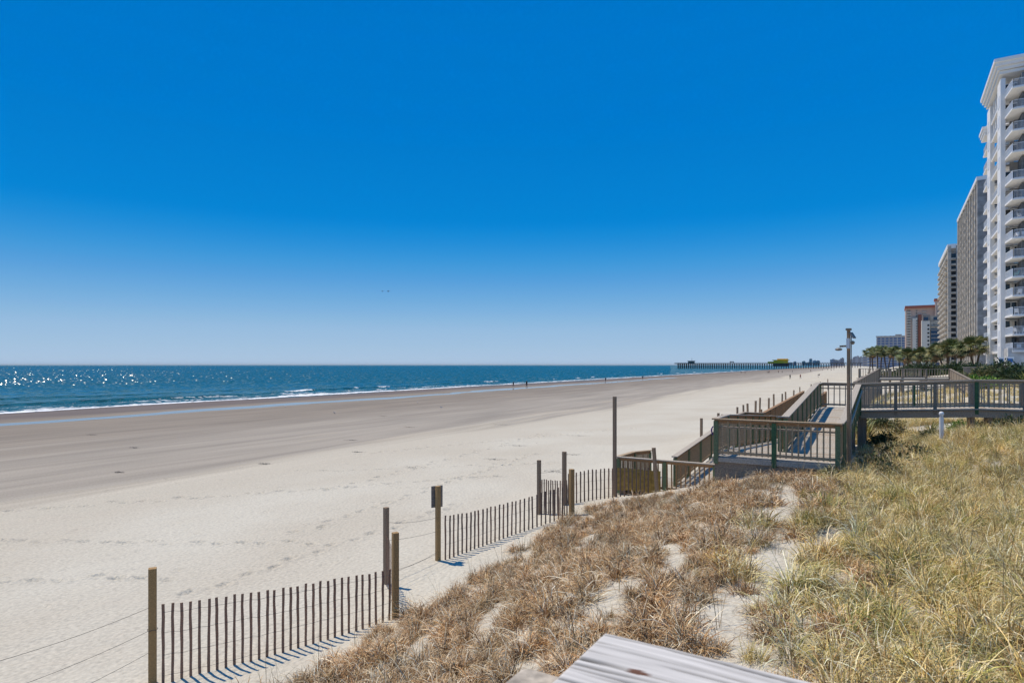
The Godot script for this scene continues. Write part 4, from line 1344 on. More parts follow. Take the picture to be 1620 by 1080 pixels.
func balcony_chair(o: Node3D, at: Vector3, turn: float, m: Material) -> void:
	# stands on the balcony but is a thing of its own
	var w := o.transform * at
	var c := thing("balcony_chair", "teal plastic chair on a white tower balcony" if m == M.chair_teal else "white plastic chair on a white tower balcony", "chair", w, turn + yaw(), "chairs on the tower balconies")
	if chair_parts.is_empty():
		chair_parts.seat = prism(PackedVector2Array([Vector2(-0.24, -0.22), Vector2(0.24, -0.22), Vector2(0.27, 0.24), Vector2(-0.27, 0.24)]), 0.40, 0.44)
	part(c, "seat", chair_parts.seat, m)
	box(c, "backrest", Vector3(0, 0.68, -0.27), Vector3(0.5, 0.5, 0.035), m, Vector3(-0.2, 0, 0))
	for e in [-0.22, 0.22]:
		beam(c, "leg", Vector3(e * 1.1, 0, 0.24), Vector3(e, 0.41, 0.2), 0.04, 0.04, m)
		beam(c, "leg", Vector3(e * 1.1, 0, -0.26), Vector3(e, 0.41, -0.2), 0.04, 0.04, m)
		beam(c, "armrest", Vector3(e * 1.15, 0.63, -0.24), Vector3(e * 1.15, 0.62, 0.22), 0.05, 0.03, m)

func make_towers() -> void:
	grid_short = grid_railing(2.0, 1.1, 0.16)
	make_white_tower()
	# grey brown slab with vertical fins
	var o := building("fin_tower", "tall grey beige tower of narrow vertical window strips with white roof band", 228.6, 21.4)
	var h: float = 61.6 - o.position.y
	box(o, "wall", Vector3(12.6, h * 0.5, -32.0), Vector3(24.0, h - 0.4, 63.0), M.taupe)
	box(o, "end_wall", Vector3(1.4, h * 0.5 - 0.3, -1.2), Vector3(2.2, h - 1.0, 3.0), M.grey_concrete)
	box(o, "end_wall", Vector3(14.0, h * 0.5 - 0.3, -1.0), Vector3(18.0, h - 1.0, 2.0), M.beige)
	for k in 22:
		var y := 3.2 + k * (h - 6.0) / 22.0
		box(o, "balcony", Vector3(3.9, y, -0.2), Vector3(2.6, 0.9, 2.2), M.beige)
		box(o, "window", Vector3(3.9, y + 1.5, -0.35), Vector3(2.4, 1.5, 0.3), M.dark_glass)
	for j in 9:
		var z := -2.8 - j * 7.2
		box(o, "fin", Vector3(0.52, h * 0.5, z - 3.6), Vector3(0.5, h - 0.8, 1.6), M.beige_pale)
		box(o, "fin", Vector3(0.58, h * 0.5, z - 1.2), Vector3(0.3, h - 0.8, 0.7), M.beige)
		if j < 8:
			for k in 22:
				var y := 3.4 + k * (h - 6.0) / 22.0
				box(o, "window", Vector3(0.56, y + 0.9, z - 5.9), Vector3(0.16, 1.7, 2.6), M.dark_glass)
				box(o, "spandrel", Vector3(0.53, y - 0.45, z - 5.9), Vector3(0.24, 0.9, 2.8), M.beige)
	box(o, "roof_band", Vector3(12.5, h - 0.1, -32.0), Vector3(24.8, 1.1, 64.0), M.white_trim)
	box(o, "roof_house", Vector3(14.0, h + 1.5, -30.0), Vector3(9.0, 2.2, 10.0), M.grey_concrete)

	o = building("tan_tower", "tan slab tower with a dark column of balconies on its end wall", 363.8, 23.1)
	h = 63.7 - o.position.y
	box(o, "wall", Vector3(12.5, h * 0.5, -33.0), Vector3(24.0, h - 0.6, 65.0), M.beige)
	box(o, "end_wall", Vector3(0.75, h * 0.5, -1.2), Vector3(1.2, h - 0.8, 3.2), M.beige_pale)
	box(o, "end_wall", Vector3(6.6, h * 0.5, -1.0), Vector3(6.6, h - 0.8, 2.8), M.grey_concrete)
	for k in 19:
		var y := 4.0 + k * (h - 8.0) / 19.0
		box(o, "balcony", Vector3(2.3, y, -0.1), Vector3(2.0, 0.95, 2.4), M.beige)
		box(o, "window", Vector3(2.3, y + 1.6, -0.42), Vector3(1.9, 2.0, 0.2), M.dark_glass)
		for j in 8:
			box(o, "balcony", Vector3(0.1, y, -5.5 - j * 7.8), Vector3(1.6, 1.1, 3.4), M.cream if (j + k) % 3 else M.beige_pale)
			box(o, "window", Vector3(0.45, y + 1.5, -5.5 - j * 7.8), Vector3(0.16, 1.4, 3.0), M.taupe)
	box(o, "roof_band", Vector3(12.4, h - 0.5, -33.0), Vector3(25.0, 2.0, 66.0), M.white_trim)

	# red roofed block far off, with stepped wings
	o = building("red_roof_block", "distant tall block with red roof slabs and stacked balcony lines", 659.7, 11.2)
	h = 57.0 - o.position.y
	box(o, "wall", Vector3(15.0, h * 0.5, -15.0), Vector3(30.0, h, 30.0), M.rose_wall)
	box(o, "taller_wing", Vector3(25.6, h * 0.5 + 2.6, 1.6), Vector3(8.0, h + 5.2, 8.0), M.rose_wall)
	box(o, "front_wing", Vector3(6.9, h * 0.5 - 4.5, 1.5), Vector3(3.6, h - 9.0, 3.0), M.cream)
	box(o, "brick_stripe", Vector3(10.5, h * 0.5 - 3.0, 0.8), Vector3(2.4, h - 6.0, 1.6), M.brick_red)
	for e in [[6.0, 13.0], [17.0, 9.0]]:
		box(o, "roof_slab", Vector3(e[0], h + 0.9, -14.0), Vector3(e[1], 2.2, 33.0), M.roof_red)
	box(o, "roof_slab", Vector3(25.6, h + 6.0, 1.6), Vector3(9.4, 2.0, 9.4), M.roof_red)
	for k in 21:
		var y := 3.0 + k * (h - 4.0) / 21.0
		box(o, "window", Vector3(2.4, y + 0.9, 0.1), Vector3(2.2, 1.5, 0.3), M.taupe)
		box(o, "balcony", Vector3(2.4, y - 0.3, 0.4), Vector3(3.6, 0.8, 0.9), M.cream)
		box(o, "window", Vector3(8.2, y + 0.9, 3.0) if k < 17 else Vector3(8.2, y + 0.9, 0.1), Vector3(1.0, 1.3, 0.3), M.taupe)
		box(o, "window", Vector3(25.0, y + 1.2, 5.62), Vector3(4.4, 1.3, 0.2), M.taupe)
		box(o, "balcony", Vector3(14.0, y - 0.3, 0.4), Vector3(3.0, 0.8, 0.9), M.beige_pale)

	o = building("glass_front_block", "pale block with a blue glass corner in front of the red roofed block", 572.0, 20.1)
	h = 44.0 - o.position.y
	box(o, "wall", Vector3(2.6, h * 0.5 - 1.6, -5.0), Vector3(5.2, h - 3.2, 10.0), M.cream)
	box(o, "wall", Vector3(8.3, h * 0.5, -6.0), Vector3(6.2, h, 10.0), M.beige)
	box(o, "glass_wall", Vector3(8.6, h * 0.5 - 5.0, -0.6), Vector3(5.4, h - 10.0, 1.4), M.blue_glass)
	box(o, "crown_wall", Vector3(3.0, h - 1.4, -4.0), Vector3(4.4, 4.6, 8.0), M.taupe)
	for k in 10:
		var y := 5.0 + k * (h - 10.0) / 10.0
		box(o, "floor_edge", Vector3(8.6, y, -0.2), Vector3(5.6, 0.4, 1.0), M.sky_dark)
		box(o, "window", Vector3(4.2, y + 0.8, 0.02), Vector3(1.2, 1.4, 0.2), M.dark_glass)
	for e in [2.0, 8.4]:
		box(o, "window", Vector3(e + 0.6, h - 2.2, 0.1 if e < 5 else -0.9), Vector3(3.0, 2.2, 0.3), M.blue_glass)

	o = building("blue_hotel", "distant low white hotel with dark blue window columns", 923.5, -15.8)
	h = 43.0 - o.position.y
	box(o, "wall", Vector3(16.0, h * 0.5, -10.0), Vector3(32.0, h, 20.0), M.sky_grey)
	for j in 8:
		box(o, "pier_strip", Vector3(0.6 + j * 4.4, h * 0.5, 0.6), Vector3(0.8, h, 1.4), M.white_wall)
		if j < 7:
			for k in 12:
				box(o, "window", Vector3(2.8 + j * 4.4, 3.0 + k * (h - 4.0) / 12.0 + 1.0, 0.12), Vector3(3.2, 2.0, 0.4), M.hotel_blue)
	box(o, "roof_house", Vector3(24.0, h + 1.0, -8.0), Vector3(7.0, 2.6, 8.0), M.sky_dark)
	box(o, "roof_band", Vector3(16.0, h, -9.6), Vector3(33.0, 1.0, 21.6), M.white_wall)

	# the hazy skyline beyond the pier
	var sky := [[1272.0, 4300.0, 30.0, 20.0], [1279.0, 4200.0, 22.0, 26.0], [1283.0, 4100.0, 44.0, 16.0], [1289.0, 4200.0, 34.0, 22.0], [1294.0, 4150.0, 32.0, 26.0], [1250.0, 4800.0, 22.0, 40.0], [1258.0, 4800.0, 30.0, 18.0], [1318.0, 3300.0, 34.0, 24.0], [1323.0, 3200.0, 28.0, 22.0], [1328.0, 3250.0, 30.0, 18.0], [1333.0, 3100.0, 38.0, 16.0], [1348.0, 2900.0, 30.0, 22.0], [1353.0, 2800.0, 40.0, 16.0], [1357.0, 2700.0, 42.0, 14.0], [1362.0, 2500.0, 36.0, 16.0], [1366.0, 2300.0, 34.0, 12.0], [1371.0, 2100.0, 34.0, 18.0], [1377.0, 1700.0, 26.0, 14.0], [1382.0, 1500.0, 24.0, 14.0]]
	for k in sky.size():
		var e: Array = sky[k]
		var c := thing("far_hotel", "tiny high rise in the far skyline beyond the pier", "building", Vector3((e[0] - 810.0) * 0.001 * e[1], 1.5, -e[1]), yaw(), "far skyline hotels")
		var m: Material = M.sky_grey if k % 2 else M.sky_dark
		box(c, "wall", Vector3(0, e[2] * 0.5, 0), Vector3(e[3], e[2], 20.0), m)
		box(c, "roof_house", Vector3(e[3] * 0.1, e[2] + 1.6, 0), Vector3(e[3] * 0.4, 3.4, 8.0), m)
		for r in int(e[2] / 8.0):
			box(c, "window_band", Vector3(0, 5.0 + r * 8.0, 10.05), Vector3(e[3] * 0.86, 2.6, 0.3), M.hotel_blue)

func make_pier() -> void:
	# runs out square to the shore; local x towards the sea
	var at := Vector3(596.0, 0, -1105.0)
	var o := thing("fishing_pier", "long dark wooden fishing pier on many piles with a yellow house", "pier", at, atan2(0.475, -0.88))
	var y := 9.6
	var n := 78
	var bent := SurfaceTool.new()
	bent.begin(Mesh.PRIMITIVE_TRIANGLES)
	for e in [-3.0, 0.0, 3.0]:
		bent.append_from(unit_box, 0, Transform3D(Basis.from_scale(Vector3(0.9, 12.5, 0.9)), Vector3(0, y - 6.4, e)))
	bent.append_from(unit_box, 0, Transform3D(Basis.from_scale(Vector3(0.9, 0.8, 8.0)), Vector3(0, y - 0.9, 0)))
	var bent_mesh := bent.commit()
	for i in n:
		part(o, "pile_bent", bent_mesh, M.pier_wood, Transform3D(Basis.IDENTITY, Vector3(i * 4.1 - 12.0, 0, 0)))
	box(o, "pier_deck", Vector3(145.0, y, 0), Vector3(320.0, 1.1, 8.4), M.pier_wood)
	for z in [-4.1, 4.1]:
		box(o, "pier_rail", Vector3(145.0, y + 1.7, z), Vector3(320.0, 0.25, 0.2), M.pier_wood)
		for i in 80: box(o, "rail_post", Vector3(i * 4.0 - 13.0, y + 1.1, z), Vector3(0.22, 1.3, 0.22), M.pier_wood)
	box(o, "house_wall", Vector3(116.0, y + 3.0, 0.0), Vector3(24.0, 5.0, 14.0), M.yellow_paint)
	part(o, "house_roof", prism(PackedVector2Array([Vector2(-14.0, -8.5), Vector2(14.0, -8.5), Vector2(14.0, 8.5), Vector2(-14.0, 8.5)]), 0.0, 1.1), M.yellow_paint, Transform3D(Basis.IDENTITY, Vector3(116.0, y + 5.5, 0)))
	box(o, "upper_house", Vector3(113.0, y + 7.4, 0), Vector3(18.0, 2.4, 9.0), M.yellow_paint)
	box(o, "side_house", Vector3(133.0, y + 2.0, 0), Vector3(10.0, 3.0, 9.0), M.yellow_paint)
	for i in 6: box(o, "house_window", Vector3(106.5 + i * 3.8, y + 3.2, 7.05), Vector3(2.2, 1.8, 0.3), M.dark_glass)
	box(o, "under_house", Vector3(116.0, y - 3.0, 0), Vector3(26.0, 4.8, 13.0), M.pier_wood)
	part(o, "shelter_roof", prism(PackedVector2Array([Vector2(-3.2, -3.2), Vector2(3.2, -3.2), Vector2(3.2, 3.2), Vector2(-3.2, 3.2)]), 0.0, 1.4), M.pier_wood, Transform3D(Basis.IDENTITY, Vector3(202.0, y + 2.6, 0)))
	for e in [-2.6, 2.6]: box(o, "shelter_post", Vector3(202.0 + e, y + 1.6, 0), Vector3(0.4, 2.4, 4.0), M.pier_wood)
	box(o, "end_house", Vector3(278.0, y + 2.4, 0), Vector3(11.0, 4.0, 9.0), M.wood_dark)
	part(o, "end_roof", prism(PackedVector2Array([Vector2(-6.5, -5), Vector2(6.5, -5), Vector2(6.5, 5), Vector2(-6.5, 5)]), 0.0, 0.9), M.pier_wood, Transform3D(Basis.IDENTITY, Vector3(278.0, y + 4.4, 0)))
	box(o, "end_platform", Vector3(291.0, y + 0.2, 0), Vector3(36.0, 1.6, 16.0), M.pier_wood)
	beam(o, "mast", Vector3(277.0, y + 5.0, 0), Vector3(277.0, y + 11.0, 0), 0.5, 0.5, M.wood_dark)

# ---------------------------------------------------------------- plants
func leaf_mesh(rows: Array) -> ArrayMesh:
	# rows: each a ribbon [points, widths, side, colour]
	var v := PackedVector3Array()
	var n := PackedVector3Array()
	var c := PackedColorArray()
	var idx := PackedInt32Array()
	for r in rows:
		var pts: PackedVector3Array = r[0]
		var k := pts.size()
		var base := v.size()
		for i in k:
			var side: Vector3 = r[2]
			v.append(pts[i] - side * r[1][i])
			v.append(pts[i] + side * r[1][i])
			c.append(r[3])
			c.append(r[3])
		for i in k - 1:
			var a := base + i * 2
			idx.append_array([a, a + 1, a + 2, a + 1, a + 3, a + 2])
	return arrays(v, n, idx, c)

func palette_pick(g: RandomNumberGenerator, colours: Array) -> Color:
	var a: Color = colours[g.randi() % colours.size()]
	var f := g.randf_range(0.7, 1.3)
	return Color(a.r * f, a.g * f, a.b * f)

func tuft(seed_: int, blades: int, spread: float, len_lo: float, len_hi: float, droop: float, wide: float, colours: Array, stalks := 0) -> ArrayMesh:
	var g := RandomNumberGenerator.new()
	g.seed = seed_
	var rows := []
	for i in blades + stalks:
		var stalk := i >= blades
		var az := g.randf() * TAU
		var root := Vector3(cos(az), 0, sin(az)) * spread * sqrt(g.randf())
		var out := Vector3(cos(az + g.randf_range(-0.9, 0.9)), 0, sin(az + g.randf_range(-0.9, 0.9)))
		var l := g.randf_range(len_lo, len_hi) * (1.35 if stalk else 1.0)
		var lean := g.randf_range(0.05, 0.75) * (0.4 if stalk else 1.0)
		var bend := g.randf_range(0.4, 1.0) * droop * (0.25 if stalk else 1.0)
		var thick := wide * g.randf_range(0.55, 1.5)
		var pts := PackedVector3Array()
		var wd := []
		var p := root - Vector3(0, 0.03, 0)
		var a := lean
		var steps := 5
		for k in steps + 1:
			pts.append(p)
			wd.append(thick * (1.0 - 0.85 * pow(float(k) / steps, 2.0)) * (0.7 if stalk else 1.0))
			p += (Vector3.UP * cos(a) + out * sin(a)) * (l / steps)
			a += bend * (0.15 + 0.55 * k / steps)
		var side := out.cross(Vector3.UP).rotated(Vector3.UP, g.randf_range(-0.7, 0.7)).normalized()
		rows.append([pts, wd, side, palette_pick(g, colours)])
	return leaf_mesh(rows)

func bare(s: float, t: float) -> float:
	# open sand between the tussocks: 1 = bare
	var b := 0.0
	for e in [[7.9, -3.3, 0.9, 0.28], [6.0, -3.1, 0.6, 0.25], [9.4, -1.35, 1.8, 0.36], [7.2, -1.7, 1.1, 0.3], [12.2, -1.6, 1.8, 0.3], [14.5, -1.9, 1.3, 0.36], [5.2, -1.4, 0.9, 0.26], [11.0, -0.85, 0.8, 0.2], [4.0, -2.2, 0.7, 0.3]]:
		b = maxf(b, bump2(s, t, e[0], e[1], e[2], e[3]))
	return b

func scatter(called: String, label: String, meshes: Array, spots: Array, m: Material) -> void:
	# spots: [position, turn, scale, colour]; one stuff object made of a few tuft shapes
	var root := Node3D.new()
	root.name = numbered(called)
	add_child(root)
	tag(root, label, "grass", "", "stuff")
	for k in meshes.size():
		var mine := []
		for i in range(k, spots.size(), meshes.size()): mine.append(spots[i])
		var mm := MultiMesh.new()
		mm.transform_format = MultiMesh.TRANSFORM_3D
		mm.use_colors = true
		mm.mesh = meshes[k]
		mm.instance_count = mine.size()
		for i in mine.size():
			var e: Array = mine[i]
			var up: Vector3 = e[4] if e.size() > 4 else Vector3.UP
			var b := Basis(Quaternion(Vector3.UP, up)) * Basis(Vector3.UP, e[1])
			mm.set_instance_transform(i, Transform3D(b.scaled(Vector3.ONE * e[2]), e[0]))
			mm.set_instance_color(i, e[3])
		var o := MultiMeshInstance3D.new()
		o.name = "tufts"
		o.multimesh = mm
		o.material_override = m
		o.set_meta("kind", "stuff")
		root.add_child(o, true)

func make_grass() -> void:
	var g := RandomNumberGenerator.new()
	g.seed = 99
	var straw := [Color(0.54, 0.345, 0.15), Color(0.72, 0.53, 0.30), Color(0.36, 0.205, 0.085), Color(0.84, 0.71, 0.50), Color(0.19, 0.10, 0.042), Color(0.46, 0.27, 0.11)]
	var gold := [Color(0.76, 0.59, 0.24), Color(0.60, 0.45, 0.16), Color(0.88, 0.78, 0.52), Color(0.42, 0.35, 0.09), Color(0.40, 0.25, 0.095), Color(0.68, 0.56, 0.26)]
	var olive := [Color(0.32, 0.31, 0.06), Color(0.54, 0.46, 0.13), Color(0.20, 0.21, 0.04), Color(0.74, 0.60, 0.27)]
	var brown_t := []
	var gold_t := []
	var olive_t := []
	for k in 5:
		brown_t.append(tuft(100 + k, 34, 0.07, 0.20, 0.46, 2.3, 0.0046, straw))
		gold_t.append(tuft(200 + k, 32, 0.08, 0.24, 0.56, 1.9, 0.0046, gold, 1))
		olive_t.append(tuft(300 + k, 28, 0.07, 0.22, 0.50, 1.4, 0.0048, olive, 1))
	var brown := []
	var golden := []
	var green := []
	var step := 0.25
	for gi in int(26.0 / step):
		for gj in int(29.0 / step):
			var s := 1.6 + (gi + g.randf_range(-0.1, 1.1)) * step
			var t := -8.7 + (gj + g.randf_range(-0.1, 1.1)) * step
			if t > 1.05 * s + 3.0 or s > 27.3: continue   # outside what can be seen past the deck
			var back := 3.2 * smoothstep(17.6, 21.0, s)
			var toe := -7.7 + back + 0.5 * noise_b.get_noise_2d(s * 4.0, 1.0) + 0.4 * noise_c.get_noise_2d(s * 9.0, 1.0)
			var dens := smoothstep(toe - 0.25, toe + 0.4, t)
			if s > 17.1 and t < -0.95: dens *= 0.15 if t > -4.2 else 0.0
			if s > 17.0 and t < -4.0: dens *= 1.0 if s < 19.3 else 0.0
			var clump := noise_c.get_noise_2d(s * 9.0, t * 9.0)
			var rows := 0.5 + 0.5 * sin(t * 6.6 + 3.0 * noise_b.get_noise_2d(s * 3.0, t * 3.0))
			var inland := smoothstep(-2.2, 0.2, t + 1.3 * noise_b.get_noise_2d(s * 2.5, t * 2.5) - 0.04 * (s - 10.0))
			dens *= clampf(0.50 + 0.8 * clump + 0.62 * lerpf(rows, 0.8, inland), 0.05, 1.0)
			var open := bare(s, t) + 0.4 * noise_c.get_noise_2d(s * 13.0, t * 13.0)
			dens *= 1.0 - 0.96 * smoothstep(0.34, 0.58, open)
			if g.randf() > dens: continue
			var size := g.randf_range(0.62, 1.2) * (1.0 + 0.35 * clump)
			var tone := g.randf_range(0.66, 1.22)
			var warm := g.randf_range(-0.10, 0.10)
			var col := Color(tone * (1.0 + warm), tone, tone * (1.0 - warm))
			var list: Array = brown
			if g.randf() < inland: list = green if g.randf() < 0.14 + 0.35 * noise_b.get_noise_2d(s * 4.0 + 50.0, t * 4.0) else golden
			var tilt := Vector3(g.randf_range(-0.15, 0.15), 0, g.randf_range(-0.15, 0.15))
			for k in 3 + g.randi() % 3:
				var az := g.randf() * TAU
				var r := 0.13 * size * sqrt(g.randf())
				var off := Vector3(cos(az), 0, sin(az)) * r
				var p := P(s, t) + off
				p.y = ground_y(p.x, p.z) - 0.01
				list.append([p, g.randf() * TAU, size * g.randf_range(0.75, 1.1), col * g.randf_range(0.9, 1.1), (Vector3.UP + off * 3.2 + tilt).normalized()])
	scatter("brown_grass", "dry brown tussock grass covering the seaward dune slope", brown_t, brown, M.straw)
	scatter("golden_grass", "straw coloured dune grass filling the flat behind the slope", gold_t, golden, M.straw)
	scatter("green_grass", "olive green grass mixed into the dune top", olive_t, green, M.straw)
	# thin single stems at the grass edge and through it
	var stems := []
	for k in 3: stems.append(tuft(400 + k, 5, 0.05, 0.45, 0.85, 0.35, 0.0028, [Color(0.20, 0.15, 0.08), Color(0.30, 0.26, 0.14), Color(0.13, 0.13, 0.05)]))
	var where := []
	for i in 900:
		var s := g.randf_range(3.0, 26.0)
		var t := g.randf_range(-8.3, 9.0)
		var toe := -8.0 + 3.2 * smoothstep(17.6, 21.0, s)
		if t < toe or (s > 17.0 and t < -0.9): continue
		var p := G(s, t)
		where.append([p, g.randf() * TAU, g.randf_range(0.7, 1.2), Color(1, 1, 1)])
	scatter("grass_stems", "thin upright stems standing out of the dune grass", stems, where, M.straw)
	# sparse grass beyond the walkway
	var far := []
	for i in 9000:
		var s := g.randf_range(29.4, 75.0) if i % 2 else g.randf_range(29.3, 36.0)
		var t := g.randf_range(-2.5, 26.0)
		if noise_b.get_noise_2d(s * 3.0, t * 3.0) < (-0.02 if t < 2.5 or s > 36.0 else -0.25) and t < 12.0: continue
		var p := G(s, t)
		far.append([p, g.randf() * TAU, g.randf_range(0.9, 1.6), Color(1, 1, 1)])
	scatter("far_grass", "straw grass on the sand beyond the walkway", gold_t, far, M.straw)

func shrub_mesh(seed_: int, r: Vector3, leaves: int, leaf: float, colours: Array, twiggy := 0) -> ArrayMesh:
	var g := RandomNumberGenerator.new()
	g.seed = seed_
	var lump := FastNoiseLite.new()
	lump.seed = seed_
	lump.frequency = 1.3
	var rows := []
	for i in leaves:
		var d := Vector3(g.randfn(), absf(g.randfn()) * 0.9, g.randfn()).normalized()
		var rad := (0.72 + 0.5 * lump.get_noise_3dv(d * 1.8)) * pow(g.randf(), 0.33)
		var p := Vector3(d.x * r.x, d.y * r.y, d.z * r.z) * rad + Vector3(0, 0.05, 0)
		var f := (d + Vector3(g.randf_range(-0.8, 0.8), g.randf_range(-0.3, 0.9), g.randf_range(-0.8, 0.8))).normalized()
		var l := leaf * g.randf_range(0.7, 1.3)
		var side := f.cross(Vector3(g.randf_range(-1, 1), g.randf_range(-1, 1), g.randf_range(-1, 1))).normalized()
		rows.append([PackedVector3Array([p, p + f * l * 0.5, p + f * l + Vector3(0, -0.15 * l, 0)]), [leaf * 0.08, leaf * 0.26, 0.002], side, palette_pick(g, colours)])
	for i in twiggy:
		var d := Vector3(g.randfn() * 0.7, 1.0, g.randfn() * 0.7).normalized()
		var p := Vector3(g.randf_range(-0.3, 0.3) * r.x, 0, g.randf_range(-0.3, 0.3) * r.z)
		var q := p + Vector3(d.x * r.x, d.y * r.y, d.z * r.z) * g.randf_range(0.8, 1.15)
		rows.append([PackedVector3Array([p, p.lerp(q, 0.5) + Vector3(0, 0.06, 0), q]), [0.014, 0.01, 0.004], d.cross(Vector3(g.randfn(), 0.1, g.randfn())).normalized(), Color(0.16, 0.12, 0.09)])
	return leaf_mesh(rows)

func blade_plant(seed_: int, n: int, l: float, w: float, colours: Array) -> ArrayMesh:
	# stiff sword leaves from one heart, as a yucca or palmetto seedling
	var g := RandomNumberGenerator.new()
	g.seed = seed_
	var rows := []
	for i in n:
		var az := g.randf() * TAU
		var a := g.randf_range(0.1, 1.25)
		var out := Vector3(cos(az), 0, sin(az))
		var p := Vector3(0, 0.05, 0)
		var pts := PackedVector3Array()
		var wd := []
		var ll := l * g.randf_range(0.7, 1.1)
		for k in 5:
			pts.append(p)
			wd.append(w * [0.7, 1.0, 0.95, 0.6, 0.05][k])
			p += (Vector3.UP * cos(a) + out * sin(a)) * ll / 4.0
			a += 0.16
		rows.append([pts, wd, out.cross(Vector3.UP), palette_pick(g, colours)])
	return leaf_mesh(rows)

func palm_crown(seed_: int, dead: bool) -> ArrayMesh:
	var g := RandomNumberGenerator.new()
	g.seed = seed_
	var rows := []
	var n := 22 if dead else 40
	for i in n:
		var az := g.randf() * TAU
		var a := g.randf_range(2.2, 2.9) if dead else acos(g.randf_range(-0.45, 1.0))
		var out := Vector3(cos(az), 0, sin(az))
		var d := (Vector3.UP * cos(a) + out * sin(a)).normalized()
		var l := g.randf_range(0.7, 1.05)
		var col := palette_pick(g, [Color(0.32, 0.21, 0.11), Color(0.22, 0.14, 0.075)] if dead else [Color(0.10, 0.14, 0.04), Color(0.16, 0.18, 0.055), Color(0.06, 0.09, 0.028), Color(0.26, 0.24, 0.09)])
		var tip := d * l
		rows.append([PackedVector3Array([Vector3.ZERO, tip * 0.5 + Vector3(0, 0.04, 0), tip]), [0.03, 0.025, 0.02], d.cross(Vector3(0.1, 1, 0.2)).normalized(), col])
		var right := d.cross(Vector3.UP if absf(d.y) < 0.95 else Vector3.RIGHT).normalized()
		var fan_up := right.cross(d).rotated(d, g.randf_range(-0.5, 0.5))
		right = d.cross(fan_up).normalized()
		for k in 13:
			var th := (k - 6) / 6.0 * 1.75
			var e := (d * cos(th) + right * sin(th)).normalized()
			var ll := (0.85 - 0.25 * absf(th) / 1.75) * g.randf_range(0.85, 1.1)
			rows.append([PackedVector3Array([tip, tip + e * ll * 0.55, tip + e * ll + Vector3(0, -0.28 * ll, 0)]), [0.02, 0.045, 0.004], e.cross(fan_up).normalized(), col])
	return leaf_mesh(rows)

